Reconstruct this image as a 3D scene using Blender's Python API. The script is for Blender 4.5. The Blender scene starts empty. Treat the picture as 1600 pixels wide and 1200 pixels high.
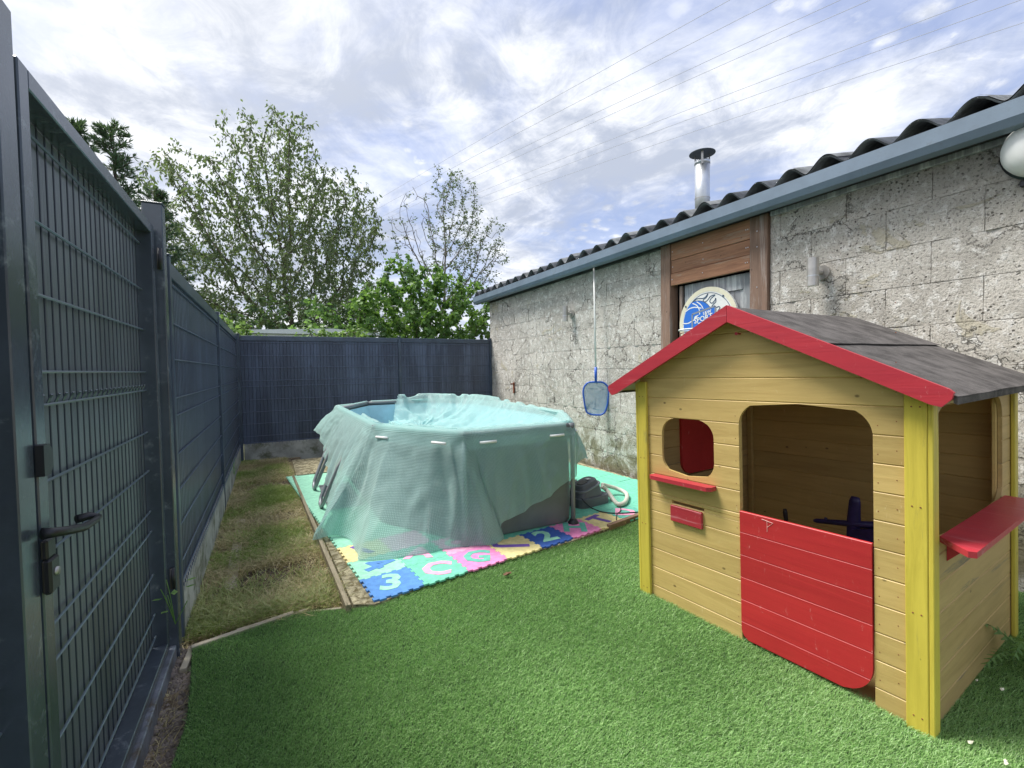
import bpy, math, random
import numpy as np
from mathutils import Vector, Matrix, noise as mnoise

S = bpy.context.scene
C = S.collection
rad = math.radians
random.seed(7)

# ------------------------------------------------------------------ camera
CR = Vector((0.88631, -0.46284, -0.0154)); CU = Vector((0.02915, 0.02258, 0.99932)); CF = Vector((0.46218, 0.88615, -0.0335))
CP = Vector((0.0, 0.0, 1.40013)); FPX = 723.66
cam_d = bpy.data.cameras.new('camera'); cam = bpy.data.objects.new('camera', cam_d); C.objects.link(cam)
cam_d.sensor_width = 36; cam_d.lens = FPX / 1600 * 36; cam_d.clip_start = 0.02; cam_d.clip_end = 2000
cam.matrix_world = Matrix(((CR.x, CU.x, -CF.x, CP.x), (CR.y, CU.y, -CF.y, CP.y), (CR.z, CU.z, -CF.z, CP.z), (0, 0, 0, 1)))
S.camera = cam

def at(u, v, axis, val):
    d = CF + CR * ((u - 800) / FPX) + CU * ((600 - v) / FPX)
    t = (val - CP[axis]) / d[axis]
    return CP + d * t

# ------------------------------------------------------------------ sky and sun
SUN_EL, SUN_AZ = 61.0, -46.0        # azimuth measured from +Y towards +X
world = bpy.data.worlds.new('World'); S.world = world; world.use_nodes = True
nt = world.node_tree; nt.nodes.clear()
def N(t, typ, **kw):
    n = t.nodes.new(typ)
    for k, v in kw.items():
        if k.startswith('i_'): n.inputs[k[2:].replace('_', ' ')].default_value = v
        else: setattr(n, k, v)
    return n
out = N(nt, 'ShaderNodeOutputWorld'); bg = N(nt, 'ShaderNodeBackground'); bg.inputs['Strength'].default_value = 0.1
sky = N(nt, 'ShaderNodeTexSky', sky_type='NISHITA', sun_disc=False)
sky.sun_elevation = rad(SUN_EL); sky.sun_rotation = rad(SUN_AZ); sky.dust_density = 2.0
tc = N(nt, 'ShaderNodeTexCoord')
sep = N(nt, 'ShaderNodeSeparateXYZ'); nt.links.new(tc.outputs['Generated'], sep.inputs[0])
def M(t, op, a, b=None, c=None, clamp=False):
    n = t.nodes.new('ShaderNodeMath'); n.operation = op; n.use_clamp = clamp
    for i, x in enumerate((a, b, c)):
        if x is None: continue
        if isinstance(x, (int, float)): n.inputs[i].default_value = x
        else: t.links.new(x, n.inputs[i])
    return n.outputs[0]
def MR(t, x, a, b, c=0.0, d=1.0, smooth=True):
    n = t.nodes.new('ShaderNodeMapRange'); n.interpolation_type = 'SMOOTHSTEP' if smooth else 'LINEAR'
    t.links.new(x, n.inputs[0])
    for i, v in enumerate((a, b, c, d)): n.inputs[i + 1].default_value = v
    return n.outputs[0]
def MIX(t, f, a, b, mode='MIX'):
    n = t.nodes.new('ShaderNodeMix'); n.data_type = 'RGBA'; n.blend_type = mode
    for s, x in ((0, f), (6, a), (7, b)):
        if isinstance(x, (int, float)): n.inputs[s].default_value = x
        elif isinstance(x, tuple): n.inputs[s].default_value = (*x, 1) if len(x) == 3 else x
        else: t.links.new(x, n.inputs[s])
    return n.outputs[2]
def NOISE(t, vec, scale, detail=4, rough=.55, dist=0.0, out='Fac'):
    n = t.nodes.new('ShaderNodeTexNoise'); n.inputs['Scale'].default_value = scale
    n.inputs['Detail'].default_value = detail; n.inputs['Roughness'].default_value = rough; n.inputs['Distortion'].default_value = dist
    if vec is not None: t.links.new(vec, n.inputs['Vector'])
    return n.outputs[out]
def MAPV(t, vec, scale=(1, 1, 1), loc=(0, 0, 0), rot=(0, 0, 0)):
    n = t.nodes.new('ShaderNodeMapping'); n.inputs['Scale'].default_value = scale; n.inputs['Location'].default_value = loc
    n.inputs['Rotation'].default_value = rot
    t.links.new(vec, n.inputs['Vector']); return n.outputs[0]
zz = M(nt, 'ADD', M(nt, 'MAXIMUM', sep.outputs[2], 0.0), 0.16)
cx = M(nt, 'DIVIDE', sep.outputs[0], zz); cy = M(nt, 'DIVIDE', sep.outputs[1], zz)
cmb = N(nt, 'ShaderNodeCombineXYZ'); nt.links.new(cx, cmb.inputs[0]); nt.links.new(cy, cmb.inputs[1])
P = cmb.outputs[0]
big = NOISE(nt, MAPV(nt, P, (1, 1, 1), (3.1, 1.7, 0)), 0.55, 6, .6, .35)
mid = NOISE(nt, MAPV(nt, P, (1.0, .8, 1), (8.3, 2.0, 0), (0, 0, .5)), 1.9, 8, .62, .5)
puff_v = nt.nodes.new('ShaderNodeTexVoronoi'); puff_v.feature = 'SMOOTH_F1'; puff_v.inputs['Scale'].default_value = 13; puff_v.inputs['Smoothness'].default_value = .6
warp = MIX(nt, .06, P, NOISE(nt, P, 5, 4, .6, 0, 'Color'), 'ADD'); nt.links.new(warp, puff_v.inputs['Vector'])
puff = MR(nt, puff_v.outputs['Distance'], .12, .62, 1, 0)
pn = NOISE(nt, P, 9, 6, .65, .3)
puff = M(nt, 'MULTIPLY', puff, MR(nt, pn, .3, .62))
# gaps in the deck: more of them toward +X (right of the view)
gap_bias = M(nt, 'ADD', M(nt, 'MULTIPLY', cx, .045), M(nt, 'MULTIPLY', cy, -.02))
cover = M(nt, 'SUBTRACT', M(nt, 'ADD', M(nt, 'MULTIPLY', big, .65), M(nt, 'MULTIPLY', mid, .5)), gap_bias)
dens = MR(nt, cover, .43, .66)
pz = MR(nt, NOISE(nt, MAPV(nt, P, (1, 1, 1), (1.2, 5.2, 0)), .8, 2, .5), .36, .52)
dens2 = M(nt, 'MAXIMUM', dens, M(nt, 'MULTIPLY', M(nt, 'MULTIPLY', puff, pz), .95))
dens2 = M(nt, 'MAXIMUM', dens2, MR(nt, sep.outputs[2], .02, .22, .9, .22))
thick = MR(nt, M(nt, 'ADD', M(nt, 'MULTIPLY', NOISE(nt, MAPV(nt, P, (1, 1.3, 1), (4.4, 9.1, 0)), 1.15, 7, .6, .4), .6), M(nt, 'MULTIPLY', NOISE(nt, MAPV(nt, P, (1, .8, 1), (1.4, 2.1, 0)), 5.5, 9, .68, .6), .4)), .40, .60)
ccol = MIX(nt, thick, (7.7, 7.85, 8.2), (3.7, 4.1, 5.0))
blue = MIX(nt, .45, sky.outputs[0], (3.4, 4.2, 7.4))
skyc = MIX(nt, dens2, blue, ccol)
# thin bright veil round the hidden sun
sd = Vector((math.sin(rad(SUN_AZ)) * math.cos(rad(SUN_EL)), math.cos(rad(SUN_AZ)) * math.cos(rad(SUN_EL)), math.sin(rad(SUN_EL))))
dot = nt.nodes.new('ShaderNodeVectorMath'); dot.operation = 'DOT_PRODUCT'; nt.links.new(tc.outputs['Generated'], dot.inputs[0]); dot.inputs[1].default_value = sd
skyc = MIX(nt, MR(nt, dot.outputs['Value'], .55, 1.0, 0, .5), skyc, (7.8, 7.8, 7.75))
nt.links.new(skyc, bg.inputs['Color']); nt.links.new(bg.outputs[0], out.inputs[0])

sun_d = bpy.data.lights.new('sun', 'SUN'); sun_d.energy = 3.9; sun_d.angle = rad(22); sun_d.color = (1, .96, .9)
sun = bpy.data.objects.new('sun', sun_d); C.objects.link(sun); sun.rotation_euler = sd.to_track_quat('Z', 'Y').to_euler()
sun.location = (0, 0, 20)
S.view_settings.view_transform = 'Standard'; S.view_settings.look = 'None'; S.view_settings.gamma = 1.0
S.view_settings.exposure = 0.62; S.view_settings.use_curve_mapping = False
S.render.engine = 'CYCLES'; S.cycles.transparent_max_bounces = 24; S.cycles.max_bounces = 8

# ------------------------------------------------------------------ helpers
class MB:
    def __init__(s): s.v = []; s.f = []; s.m = []; s.mi = 0
    def add(s, vs, fs):
        o = len(s.v); s.v += [tuple(v) for v in vs]; s.f += [[i + o for i in f] for f in fs]; s.m += [s.mi] * len(fs); return s
    def box(s, a, b, mat=None):
        (x0, y0, z0), (x1, y1, z1) = a, b
        vs = [Vector(p) for p in ((x0,y0,z0),(x1,y0,z0),(x1,y1,z0),(x0,y1,z0),(x0,y0,z1),(x1,y0,z1),(x1,y1,z1),(x0,y1,z1))]
        if mat: vs = [mat @ v for v in vs]
        return s.add(vs, [(3,2,1,0),(4,5,6,7),(0,1,5,4),(1,2,6,5),(2,3,7,6),(3,0,4,7)])
    def cbox(s, a, b, c=.002, mat=None):          # chamfered box
        (x0, y0, z0), (x1, y1, z1) = a, b
        pts = {}; vs = []
        for ix, x in enumerate((x0, x1)):
            for iy, y in enumerate((y0, y1)):
                for iz, z in enumerate((z0, z1)):
                    sx, sy, sz = (1, -1)[ix], (1, -1)[iy], (1, -1)[iz]
                    for k, p in enumerate(((x, y + sy*c, z + sz*c), (x + sx*c, y, z + sz*c), (x + sx*c, y + sy*c, z))):
                        pts[ix, iy, iz, k] = len(vs); vs.append(Vector(p))
        if mat: vs = [mat @ v for v in vs]
        g = lambda *a: pts[a]; F = []
        for i in (0, 1):
            F += [[g(i,0,0,0), g(i,1,0,0), g(i,1,1,0), g(i,0,1,0)], [g(0,i,0,1), g(1,i,0,1), g(1,i,1,1), g(0,i,1,1)], [g(0,0,i,2), g(1,0,i,2), g(1,1,i,2), g(0,1,i,2)]]
            for j in (0, 1):
                F += [[g(i,j,0,0), g(i,j,0,1), g(i,j,1,1), g(i,j,1,0)], [g(i,0,j,0), g(i,0,j,2), g(i,1,j,2), g(i,1,j,0)], [g(0,i,j,1), g(0,i,j,2), g(1,i,j,2), g(1,i,j,1)]]
                for k in (0, 1): F.append([g(i,j,k,0), g(i,j,k,1), g(i,j,k,2)])
        return s.add(vs, F)
    def tube(s, pts, r, n=8, caps=True, flat=1.0):
        pts = [Vector(p) for p in pts]; rs = r if isinstance(r, (list, tuple)) else [r] * len(pts)
        rings = []; up = None
        for i, p in enumerate(pts):
            d = (pts[min(i + 1, len(pts) - 1)] - pts[max(i - 1, 0)])
            d = d.normalized() if d.length > 1e-9 else Vector((0, 0, 1))
            if up is None:
                up = Vector((0, 0, 1)) if abs(d.z) < .9 else Vector((1, 0, 0))
            a = d.cross(up).normalized(); b = a.cross(d).normalized(); up = b
            rings.append([p + a * (rs[i] * math.cos(2*math.pi*k/n)) + b * (rs[i] * flat * math.sin(2*math.pi*k/n)) for k in range(n)])
        vs = [v for R in rings for v in R]; F = []
        for i in range(len(pts) - 1):
            for k in range(n): F.append((i*n + k, i*n + (k+1) % n, (i+1)*n + (k+1) % n, (i+1)*n + k))
        if caps: F.append(tuple(range(n))[::-1]); F.append(tuple(range((len(pts)-1)*n, len(pts)*n)))
        return s.add(vs, F)
    def prism(s, poly, fn, t0, t1):      # poly of 2-D points, fn(a, b, t) -> 3-D
        n = len(poly); vs = [fn(a, b, t0) for a, b in poly] + [fn(a, b, t1) for a, b in poly]
        F = [tuple(range(n))[::-1], tuple(range(n, 2*n))] + [(i, (i+1) % n, n + (i+1) % n, n + i) for i in range(n)]
        return s.add(vs, F)
    def build(s, name, mat, parent=None, smooth=False):
        me = bpy.data.meshes.new(name); me.from_pydata(s.v, [], s.f)
        mats = mat if isinstance(mat, (list, tuple)) else [mat]
        for m in mats: me.materials.append(m)
        if len(mats) > 1: me.polygons.foreach_set('material_index', s.m)
        bm_fix(me)
        if smooth: me.polygons.foreach_set('use_smooth', [True] * len(me.polygons))
        return link(name, me, parent)
import bmesh
def bm_fix(me):
    if me.validate(): me.update()
    bm = bmesh.new(); bm.from_mesh(me); bmesh.ops.recalc_face_normals(bm, faces=bm.faces); bm.to_mesh(me); bm.free(); me.update()
def link(name, me, parent=None, loc=None, mw=None):
    o = bpy.data.objects.new(name, me); C.objects.link(o)
    if parent is not None: o.parent = parent
    if loc is not None: o.location = loc
    return o
def npmesh(name, V, F, mat, parent=None, smooth=False):
    me = bpy.data.meshes.new(name); V = np.asarray(V, np.float32); F = np.asarray(F, np.int32); n, k = F.shape
    me.vertices.add(len(V)); me.vertices.foreach_set('co', V.ravel())
    me.loops.add(n * k); me.loops.foreach_set('vertex_index', F.ravel())
    me.polygons.add(n); me.polygons.foreach_set('loop_start', np.arange(0, n*k, k, dtype=np.int32))
    try: me.polygons.foreach_set('loop_total', np.full(n, k, np.int32))
    except Exception: pass
    me.materials.append(mat); me.update(calc_edges=True)
    if smooth: me.polygons.foreach_set('use_smooth', np.ones(n, bool))
    return link(name, me, parent)
def tag(o, label=None, cat=None, group=None, kind=None):
    if label: o['label'] = label
    if cat: o['category'] = cat
    if group: o['group'] = group
    if kind: o['kind'] = kind
    return o
def thing(name, label, cat, loc=(0, 0, 0), group=None, rz=0.0):
    o = bpy.data.objects.new(name, None); C.objects.link(o); o.location = loc; o.rotation_euler = (0, 0, rz); o.empty_display_size = .1
    return tag(o, label, cat, group)
def rrect(x0, y0, x1, y1, r, n=6, corners=(1, 1, 1, 1)):   # ccw from lower-left: ll, lr, ur, ul
    P = []
    for k, (cx, cy, a0) in enumerate(((x0, y0, 180), (x1, y0, 270), (x1, y1, 0), (x0, y1, 90))):
        rr = r * corners[k]; sx = 1 if cx == x0 else -1; sy = 1 if cy == y0 else -1
        if rr == 0: P.append((cx, cy)); continue
        ox, oy = cx + sx * rr, cy + sy * rr
        for i in range(n + 1):
            a = rad(a0 + 90 * i / n); P.append((ox + rr * math.cos(a), oy + rr * math.sin(a)))
    return P

# ------------------------------------------------------------------ materials
def mat(name, base, rough=.6, metal=0.0, bump=0.0, bscale=60, var=0.0, vscale=6, spec=.5, coord='pos', detail=6, stretch=(1, 1, 1), streak=None, dirt=None, dirt_scale=3, dirt_rng=(.55, .7)):
    m = bpy.data.materials.new(name); m.use_nodes = True; t = m.node_tree; b = t.nodes['Principled BSDF']
    b.inputs['Roughness'].default_value = rough; b.inputs['Metallic'].default_value = metal; b.inputs['Specular IOR Level'].default_value = spec
    if coord == 'pos': v = t.nodes.new('ShaderNodeNewGeometry').outputs['Position']
    else: v = t.nodes.new('ShaderNodeTexCoord').outputs['Object']
    v = MAPV(t, v, stretch)
    col = base
    if var:
        n = NOISE(t, v, vscale, detail, .6)
        f = MR(t, n, .3, .7)
        col = MIX(t, f, tuple(c * (1 - var) for c in base), tuple(min(1, c * (1 + var)) for c in base))
    if dirt:
        col = MIX(t, MR(t, NOISE(t, v, dirt_scale, 8, .7, .3), *dirt_rng), col, dirt)
    if streak:
        pz_ = t.nodes.new('ShaderNodeNewGeometry').outputs['Position']
        col = MIX(t, M(t, 'MULTIPLY', MR(t, NOISE(t, MAPV(t, pz_, (5, 5, .55)), 1.0, 6, .65, .3), .48, .62), .75), col, streak)
        b.inputs['Roughness'].default_value = rough
    if isinstance(col, tuple): b.inputs['Base Color'].default_value = (*col, 1)
    else: t.links.new(col, b.inputs['Base Color'])
    if bump:
        bn = t.nodes.new('ShaderNodeBump'); bn.inputs['Strength'].default_value = bump; bn.inputs['Distance'].default_value = .01
        t.links.new(NOISE(t, v, bscale, 6, .65), bn.inputs['Height']); t.links.new(bn.outputs[0], b.inputs['Normal'])
    return m

def wood_mat(name, base, dark, rough=.55, grain_axis='y', gscale=1.0, knots=True, weather=0.0, wcol=(.2, .2, .2), coat=0, scuff=None):
    """painted or bare timber; grain runs along the object's own long axis"""
    m = bpy.data.materials.new(name); m.use_nodes = True; t = m.node_tree; b = t.nodes['Principled BSDF']
    b.inputs['Roughness'].default_value = rough; b.inputs['Coat Weight'].default_value = coat; b.inputs['Coat Roughness'].default_value = .3
    v = t.nodes.new('ShaderNodeTexCoord').outputs['Object']
    sc = {'x': (1.2, 16, 16), 'y': (16, 1.2, 16), 'z': (16, 16, 1.2)}[grain_axis]
    oi = t.nodes.new('ShaderNodeObjectInfo')
    off = t.nodes.new('ShaderNodeCombineXYZ')
    for i in range(3): t.links.new(M(t, 'MULTIPLY', oi.outputs['Random'], 7.0 + i), off.inputs[i])
    add = t.nodes.new('ShaderNodeVectorMath'); add.operation = 'ADD'; t.links.new(v, add.inputs[0]); t.links.new(off.outputs[0], add.inputs[1])
    v = add.outputs[0]
    g = NOISE(t, MAPV(t, v, tuple(c * gscale for c in sc)), 2.2, 7, .7, .6)
    col = MIX(t, MR(t, g, .35, .75), base, dark)
    big_ = NOISE(t, v, 3.0, 4, .6)
    col = MIX(t, M(t, 'MULTIPLY', MR(t, big_, .35, .7), .35), col, tuple(c * .72 for c in base))
    col = MIX(t, M(t, 'MULTIPLY', M(t, 'SUBTRACT', oi.outputs['Random'], .2, clamp=True), .3), col, tuple(min(1, c * 1.25) for c in base))
    h = g
    if knots:
        vo = t.nodes.new('ShaderNodeTexVoronoi'); vo.inputs['Scale'].default_value = 1.0
        ks = {'x': (6, 9, 9), 'y': (9, 6, 9), 'z': (9, 9, 6)}[grain_axis]
        t.links.new(MAPV(t, v, ks), vo.inputs['Vector'])
        kf = MR(t, vo.outputs['Distance'], .04, .075, 1, 0)
        col = MIX(t, M(t, 'MULTIPLY', kf, .75), col, tuple(c * .28 for c in dark))
    pz_ = t.nodes.new('ShaderNodeNewGeometry').outputs['Position']
    col = MIX(t, M(t, 'MULTIPLY', MR(t, oi.outputs['Random'], 0, .55, 1, 0), .28), col, tuple(c * .62 for c in base))
    sp = MR(t, NOISE(t, pz_, 46, 5, .75), .66, .72)
    col = MIX(t, M(t, 'MULTIPLY', M(t, 'MULTIPLY', sp, MR(t, NOISE(t, pz_, 3.3, 3, .6), .42, .6)), .7), col, tuple(c * .4 for c in dark))
    if scuff:
        sc_ = M(t, 'MULTIPLY', MR(t, NOISE(t, MAPV(t, pz_, (14, 30, 9), (0, 0, 0), (.6, .2, .3)), 1.6, 7, .75, .6), .6, .68), MR(t, NOISE(t, pz_, 4.4, 3, .6), .45, .62))
        col = MIX(t, M(t, 'MULTIPLY', sc_, .6), col, scuff)
    if weather:
        wf = MR(t, NOISE(t, MAPV(t, v, tuple(c * .5 for c in sc)), 2.0, 8, .75, .4), .6 - weather * .25, .72 - weather * .2)
        col = MIX(t, wf, col, wcol)
    t.links.new(col, b.inputs['Base Color'])
    bn = t.nodes.new('ShaderNodeBump'); bn.inputs['Strength'].default_value = .35; bn.inputs['Distance'].default_value = .004
    t.links.new(h, bn.inputs['Height']); t.links.new(bn.outputs[0], b.inputs['Normal'])
    return m

def concrete_mat():
    m = bpy.data.materials.new('weathered_concrete_block'); m.use_nodes = True; t = m.node_tree; b = t.nodes['Principled BSDF']
    b.inputs['Roughness'].default_value = .93; b.inputs['Specular IOR Level'].default_value = .2
    pos = t.nodes.new('ShaderNodeNewGeometry').outputs['Position']
    s_ = t.nodes.new('ShaderNodeSeparateXYZ'); t.links.new(pos, s_.inputs[0])
    n1 = NOISE(t, pos, 2.2, 8, .65, .3); n2 = NOISE(t, pos, 16, 8, .75); n3 = NOISE(t, pos, 60, 5, .7)
    col = MIX(t, MR(t, n1, .35, .68), (.47, .445, .40), (.65, .62, .56))
    col = MIX(t, M(t, 'MULTIPLY', MR(t, n2, .50, .62), .8), col, (.82, .81, .77))
    pits = MR(t, n3, .38, .47, 1, 0)
    col = MIX(t, M(t, 'MULTIPLY', pits, .62), col, (.11, .105, .095))
    pv = t.nodes.new('ShaderNodeTexVoronoi'); pv.inputs['Scale'].default_value = 34; t.links.new(pos, pv.inputs['Vector'])
    holes = M(t, 'MULTIPLY', MR(t, pv.outputs['Distance'], .12, .3, 1, 0), MR(t, NOISE(t, pos, 5, 3, .6), .45, .62))
    col = MIX(t, M(t, 'MULTIPLY', holes, .8), col, (.08, .075, .065))
    # render patches, cream
    pch = MR(t, NOISE(t, MAPV(t, pos, (1, 1, 1.6), (2.1, 4, .3)), 2.1, 9, .6, .8), .63, .655)
    col = MIX(t, M(t, 'MULTIPLY', pch, .65), col, (.50, .46, .34))
    # soot / algae patches high up on the near end, green brown growth near the foot
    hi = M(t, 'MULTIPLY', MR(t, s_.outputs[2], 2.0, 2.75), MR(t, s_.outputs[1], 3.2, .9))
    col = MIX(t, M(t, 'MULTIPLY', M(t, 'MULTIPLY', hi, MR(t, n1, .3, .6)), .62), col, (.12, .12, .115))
    lo = M(t, 'MULTIPLY', MR(t, s_.outputs[2], .95, .25), MR(t, NOISE(t, pos, 3.6, 8, .7, .5), .4, .58))
    col = MIX(t, M(t, 'MULTIPLY', lo, .8), col, (.15, .13, .055))
    # crazed cracks
    ck = t.nodes.new('ShaderNodeTexVoronoi'); ck.feature = 'DISTANCE_TO_EDGE'; ck.inputs['Scale'].default_value = 2.6
    wv = MIX(t, .35, pos, NOISE(t, pos, 4, 6, .7, 0, 'Color'), 'ADD'); t.links.new(wv, ck.inputs['Vector'])
    crack = M(t, 'MULTIPLY', MR(t, ck.outputs['Distance'], .004, .016, 1, 0), MR(t, NOISE(t, pos, 1.7, 3, .5), .45, .55))
    col = MIX(t, M(t, 'MULTIPLY', crack, .75), col, (.09, .085, .075))
    t.links.new(col, b.inputs['Base Color'])
    h = M(t, 'ADD', M(t, 'MULTIPLY', n3, .6), M(t, 'MULTIPLY', n2, .7))
    h = M(t, 'SUBTRACT', h, M(t, 'MULTIPLY', holes, .6)); h = M(t, 'SUBTRACT', h, M(t, 'MULTIPLY', crack, .5)); h = M(t, 'ADD', h, M(t, 'MULTIPLY', pch, .25))
    bn = t.nodes.new('ShaderNodeBump'); bn.inputs['Strength'].default_value = 1.0; bn.inputs['Distance'].default_value = .022
    t.links.new(h, bn.inputs['Height']); t.links.new(bn.outputs[0], b.inputs['Normal'])
    return m

def leaf_mat(name, a, b_, trans=.35, scale=1.5, rough=.5):
    m = bpy.data.materials.new(name); m.use_nodes = True; t = m.node_tree; b = t.nodes['Principled BSDF']; o = t.nodes['Material Output']
    pos = t.nodes.new('ShaderNodeNewGeometry')
    n = NOISE(t, pos.outputs['Position'], scale, 3, .6); n2 = NOISE(t, pos.outputs['Position'], 40, 1, .5)
    f = MR(t, M(t, 'ADD', M(t, 'MULTIPLY', n, .45), M(t, 'MULTIPLY', n2, .55)), .36, .64)
    col = MIX(t, f, a, b_)
    t.links.new(col, b.inputs['Base Color']); b.inputs['Roughness'].default_value = rough
    tr = t.nodes.new('ShaderNodeBsdfTranslucent'); t.links.new(MIX(t, .5, col, (.25, .4, .05), 'ADD'), tr.inputs['Color'])
    mx = t.nodes.new('ShaderNodeMixShader'); mx.inputs[0].default_value = trans
    t.links.new(b.outputs[0], mx.inputs[1]); t.links.new(tr.outputs[0], mx.inputs[2]); t.links.new(mx.outputs[0], o.inputs[0])
    return m

MT = {}
MT['anth'] = mat('anthracite_powder_coat', (.05, .07, .105), .32, 0, .06, 200, .25, 5, .6, dirt=(.11, .13, .15), dirt_scale=4, dirt_rng=(.58, .8))
MT['post'] = mat('grey_green_gate_paint', (.062, .078, .098), .24, .0, .04, 120, .2, 4, .8, dirt=(.24, .28, .3), dirt_scale=9, dirt_rng=(.55, .75))
MT['slat'] = mat('grey_plastic_slat', (.072, .092, .145), .36, 0, .15, 90, .35, 3.5, .5, stretch=(1, 1, .15), streak=(.035, .045, .078))
MT['slatg'] = mat('gate_plastic_slat', (.12, .14, .155), .33, 0, .2, 120, .3, 3.5, .5, stretch=(1, 1, .1), streak=(.055, .068, .08))
MT['wire'] = mat('coated_wire', (.10, .13, .20), .3, .1, 0, spec=.8)
MT['wireg'] = mat('gate_wire', (.13, .17, .21), .28, .1, 0, spec=.9)
MT['vwire'] = mat('dark_vertical_wire', (.04, .05, .07), .45)
MT['black'] = mat('black_plastic', (.018, .018, .022), .4, 0, .1, 90)
MT['plate'] = mat('concrete_base_slab', (.42, .42, .38), .9, 0, .5, 40, .3, 4, .2, dirt=(.16, .17, .11), dirt_scale=5, dirt_rng=(.48, .68))
MT['conc'] = concrete_mat()
MT['gutter'] = mat('blue_grey_gutter', (.16, .215, .28), .38, 0, .05, 150, .12, 3, .6, dirt=(.12, .14, .16), dirt_scale=6, dirt_rng=(.55, .8))
MT['fibre'] = mat('fibre_cement_roof', (.17, .18, .185), .9, 0, .6, 60, .4, 7, .2, dirt=(.2, .21, .2), dirt_scale=18, dirt_rng=(.55, .75))
MT['oldwood_x'] = wood_mat('brown_weathered_boards', (.40, .20, .11), (.18, .08, .045), .75, 'y', 1.2, True, .35, (.36, .27, .2))
MT['oldwood_z'] = wood_mat('brown_weathered_post', (.27, .17, .12), (.12, .07, .05), .75, 'z', 1.2, True, .4, (.34, .29, .26))
MT['greywood'] = wood_mat('grey_flaking_door', (.34, .36, .38), (.18, .19, .21), .8, 'z', 1.0, False, .5, (.55, .58, .58))
MT['darkwood'] = mat('dark_eave_board', (.05, .045, .04), .85, 0, .4, 40, .4)
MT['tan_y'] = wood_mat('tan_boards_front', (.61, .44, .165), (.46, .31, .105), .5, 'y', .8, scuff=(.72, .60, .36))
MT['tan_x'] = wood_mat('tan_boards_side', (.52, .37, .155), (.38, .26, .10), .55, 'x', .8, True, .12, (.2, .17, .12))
MT['yellow'] = wood_mat('yellow_stained_post', (.66, .54, .08), (.49, .39, .05), .5, 'z', .9, True, .12, (.33, .27, .08))
MT['redw'] = wood_mat('red_gloss_door_paint', (.55, .03, .035), (.46, .02, .028), .5, 'y', .6, False, .0, coat=.05, scuff=(.75, .38, .36))
MT['redp'] = wood_mat('faded_red_paint', (.50, .038, .055), (.40, .03, .05), .42, 'y', .8, False, .1, (.55, .2, .22), scuff=(.72, .42, .40))
MT['felt'] = mat('roofing_felt', (.098, .09, .086), .9, 0, .5, 160, .4, 9, .25, stretch=(1, 1, 1), dirt=(.15, .138, .13), dirt_scale=12, dirt_rng=(.5, .75))
MT['steel'] = mat('brushed_steel', (.48, .465, .44), .33, .6, .1, 100, .15, 10)
MT['zinc'] = mat('zinc_flue', (.62, .65, .68), .35, .75, .05, 60, .12, 5)
MT['white'] = mat('white_plastic', (.78, .8, .78), .35, 0, 0, var=.05)
MT['cream'] = mat('cream_plastic', (.75, .72, .55), .5, 0, 0, var=.08)
MT['inkblue'] = mat('blue_print', (.02, .16, .62), .4)
MT['inkdark'] = mat('dark_print', (.05, .09, .15), .4)
MT['inkgrey'] = mat('grey_print', (.22, .26, .32), .4)
MT['blueplastic'] = mat('blue_plastic', (.03, .12, .55), .35)
MT['navy'] = mat('navy_plastic', (.028, .022, .10), .4, 0, .1, 80, .3, 20)
MT['soil'] = mat('soil', (.27, .21, .125), .95, 0, 1.0, 30, .5, 9, .1, dirt=(.13, .10, .075), dirt_scale=5, dirt_rng=(.45, .6))
MT['bark'] = mat('bark', (.13, .105, .085), .9, 0, .5, 30, .3, 8, .2)
MT['barkgrey'] = mat('grey_bark', (.24, .22, .20), .9, 0, .4, 30, .3, 8, .2)
MT['timber'] = wood_mat('pale_edging_timber', (.52, .46, .34), (.33, .27, .18), .8, 'x', 1.0, False, .3, (.3, .26, .18))
MT['kerbwood'] = wood_mat('platform_edge_board', (.36, .31, .21), (.18, .15, .09), .85, 'y', 1.0, False, .45, (.12, .11, .06))
MT['deck'] = mat('dirty_platform_top', (.33, .30, .2), .95, 0, .7, 50, .5, 14, .1, dirt=(.13, .11, .06), dirt_scale=22, dirt_rng=(.45, .6))
MT['turfbase'] = mat('turf_backing', (.03, .075, .02), .95, 0, .3, 60, .3)
MT['poolgrey'] = mat('grey_pool_liner', (.15, .165, .18), .5, 0, .1, 30, .15, 3)
MT['poolblue'] = mat('inner_pool_liner', (.42, .62, .72), .35, 0, .1, 18, .12, 4)
MT['water'] = mat('pool_water', (.25, .5, .55), .08, 0, .08, 8, .1)
MT['tubegrey'] = mat('grey_frame_tube', (.30, .32, .34), .4, .2, 0)
MT['rimhighlight'] = mat('rim_tube_painted_highlight', (.36, .52, .50), .45)  # grey tube coloured paler to carry the rim highlight
MT['pump'] = mat('grey_pump_casing', (.10, .115, .135), .45, 0, .05, 90, .1)
MT['pumpl'] = mat('lighter_pump_trim', (.2, .22, .25), .4)
MT['hose'] = mat('pale_hose', (.62, .62, .54), .45)
MT['rust'] = mat('rust', (.25, .08, .04), .9, 0, .4, 60, .3)
MT['straw'] = mat('dry_straw', (.42, .34, .17), .9, 0, 0, var=.4, vscale=30)
MT['stone'] = mat('grey_stone', (.22, .185, .155), .9, 0, .5, 60, .4, 14, .2)
MT['brownleaf'] = mat('brown_leaf', (.14, .07, .035), .8)

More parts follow.
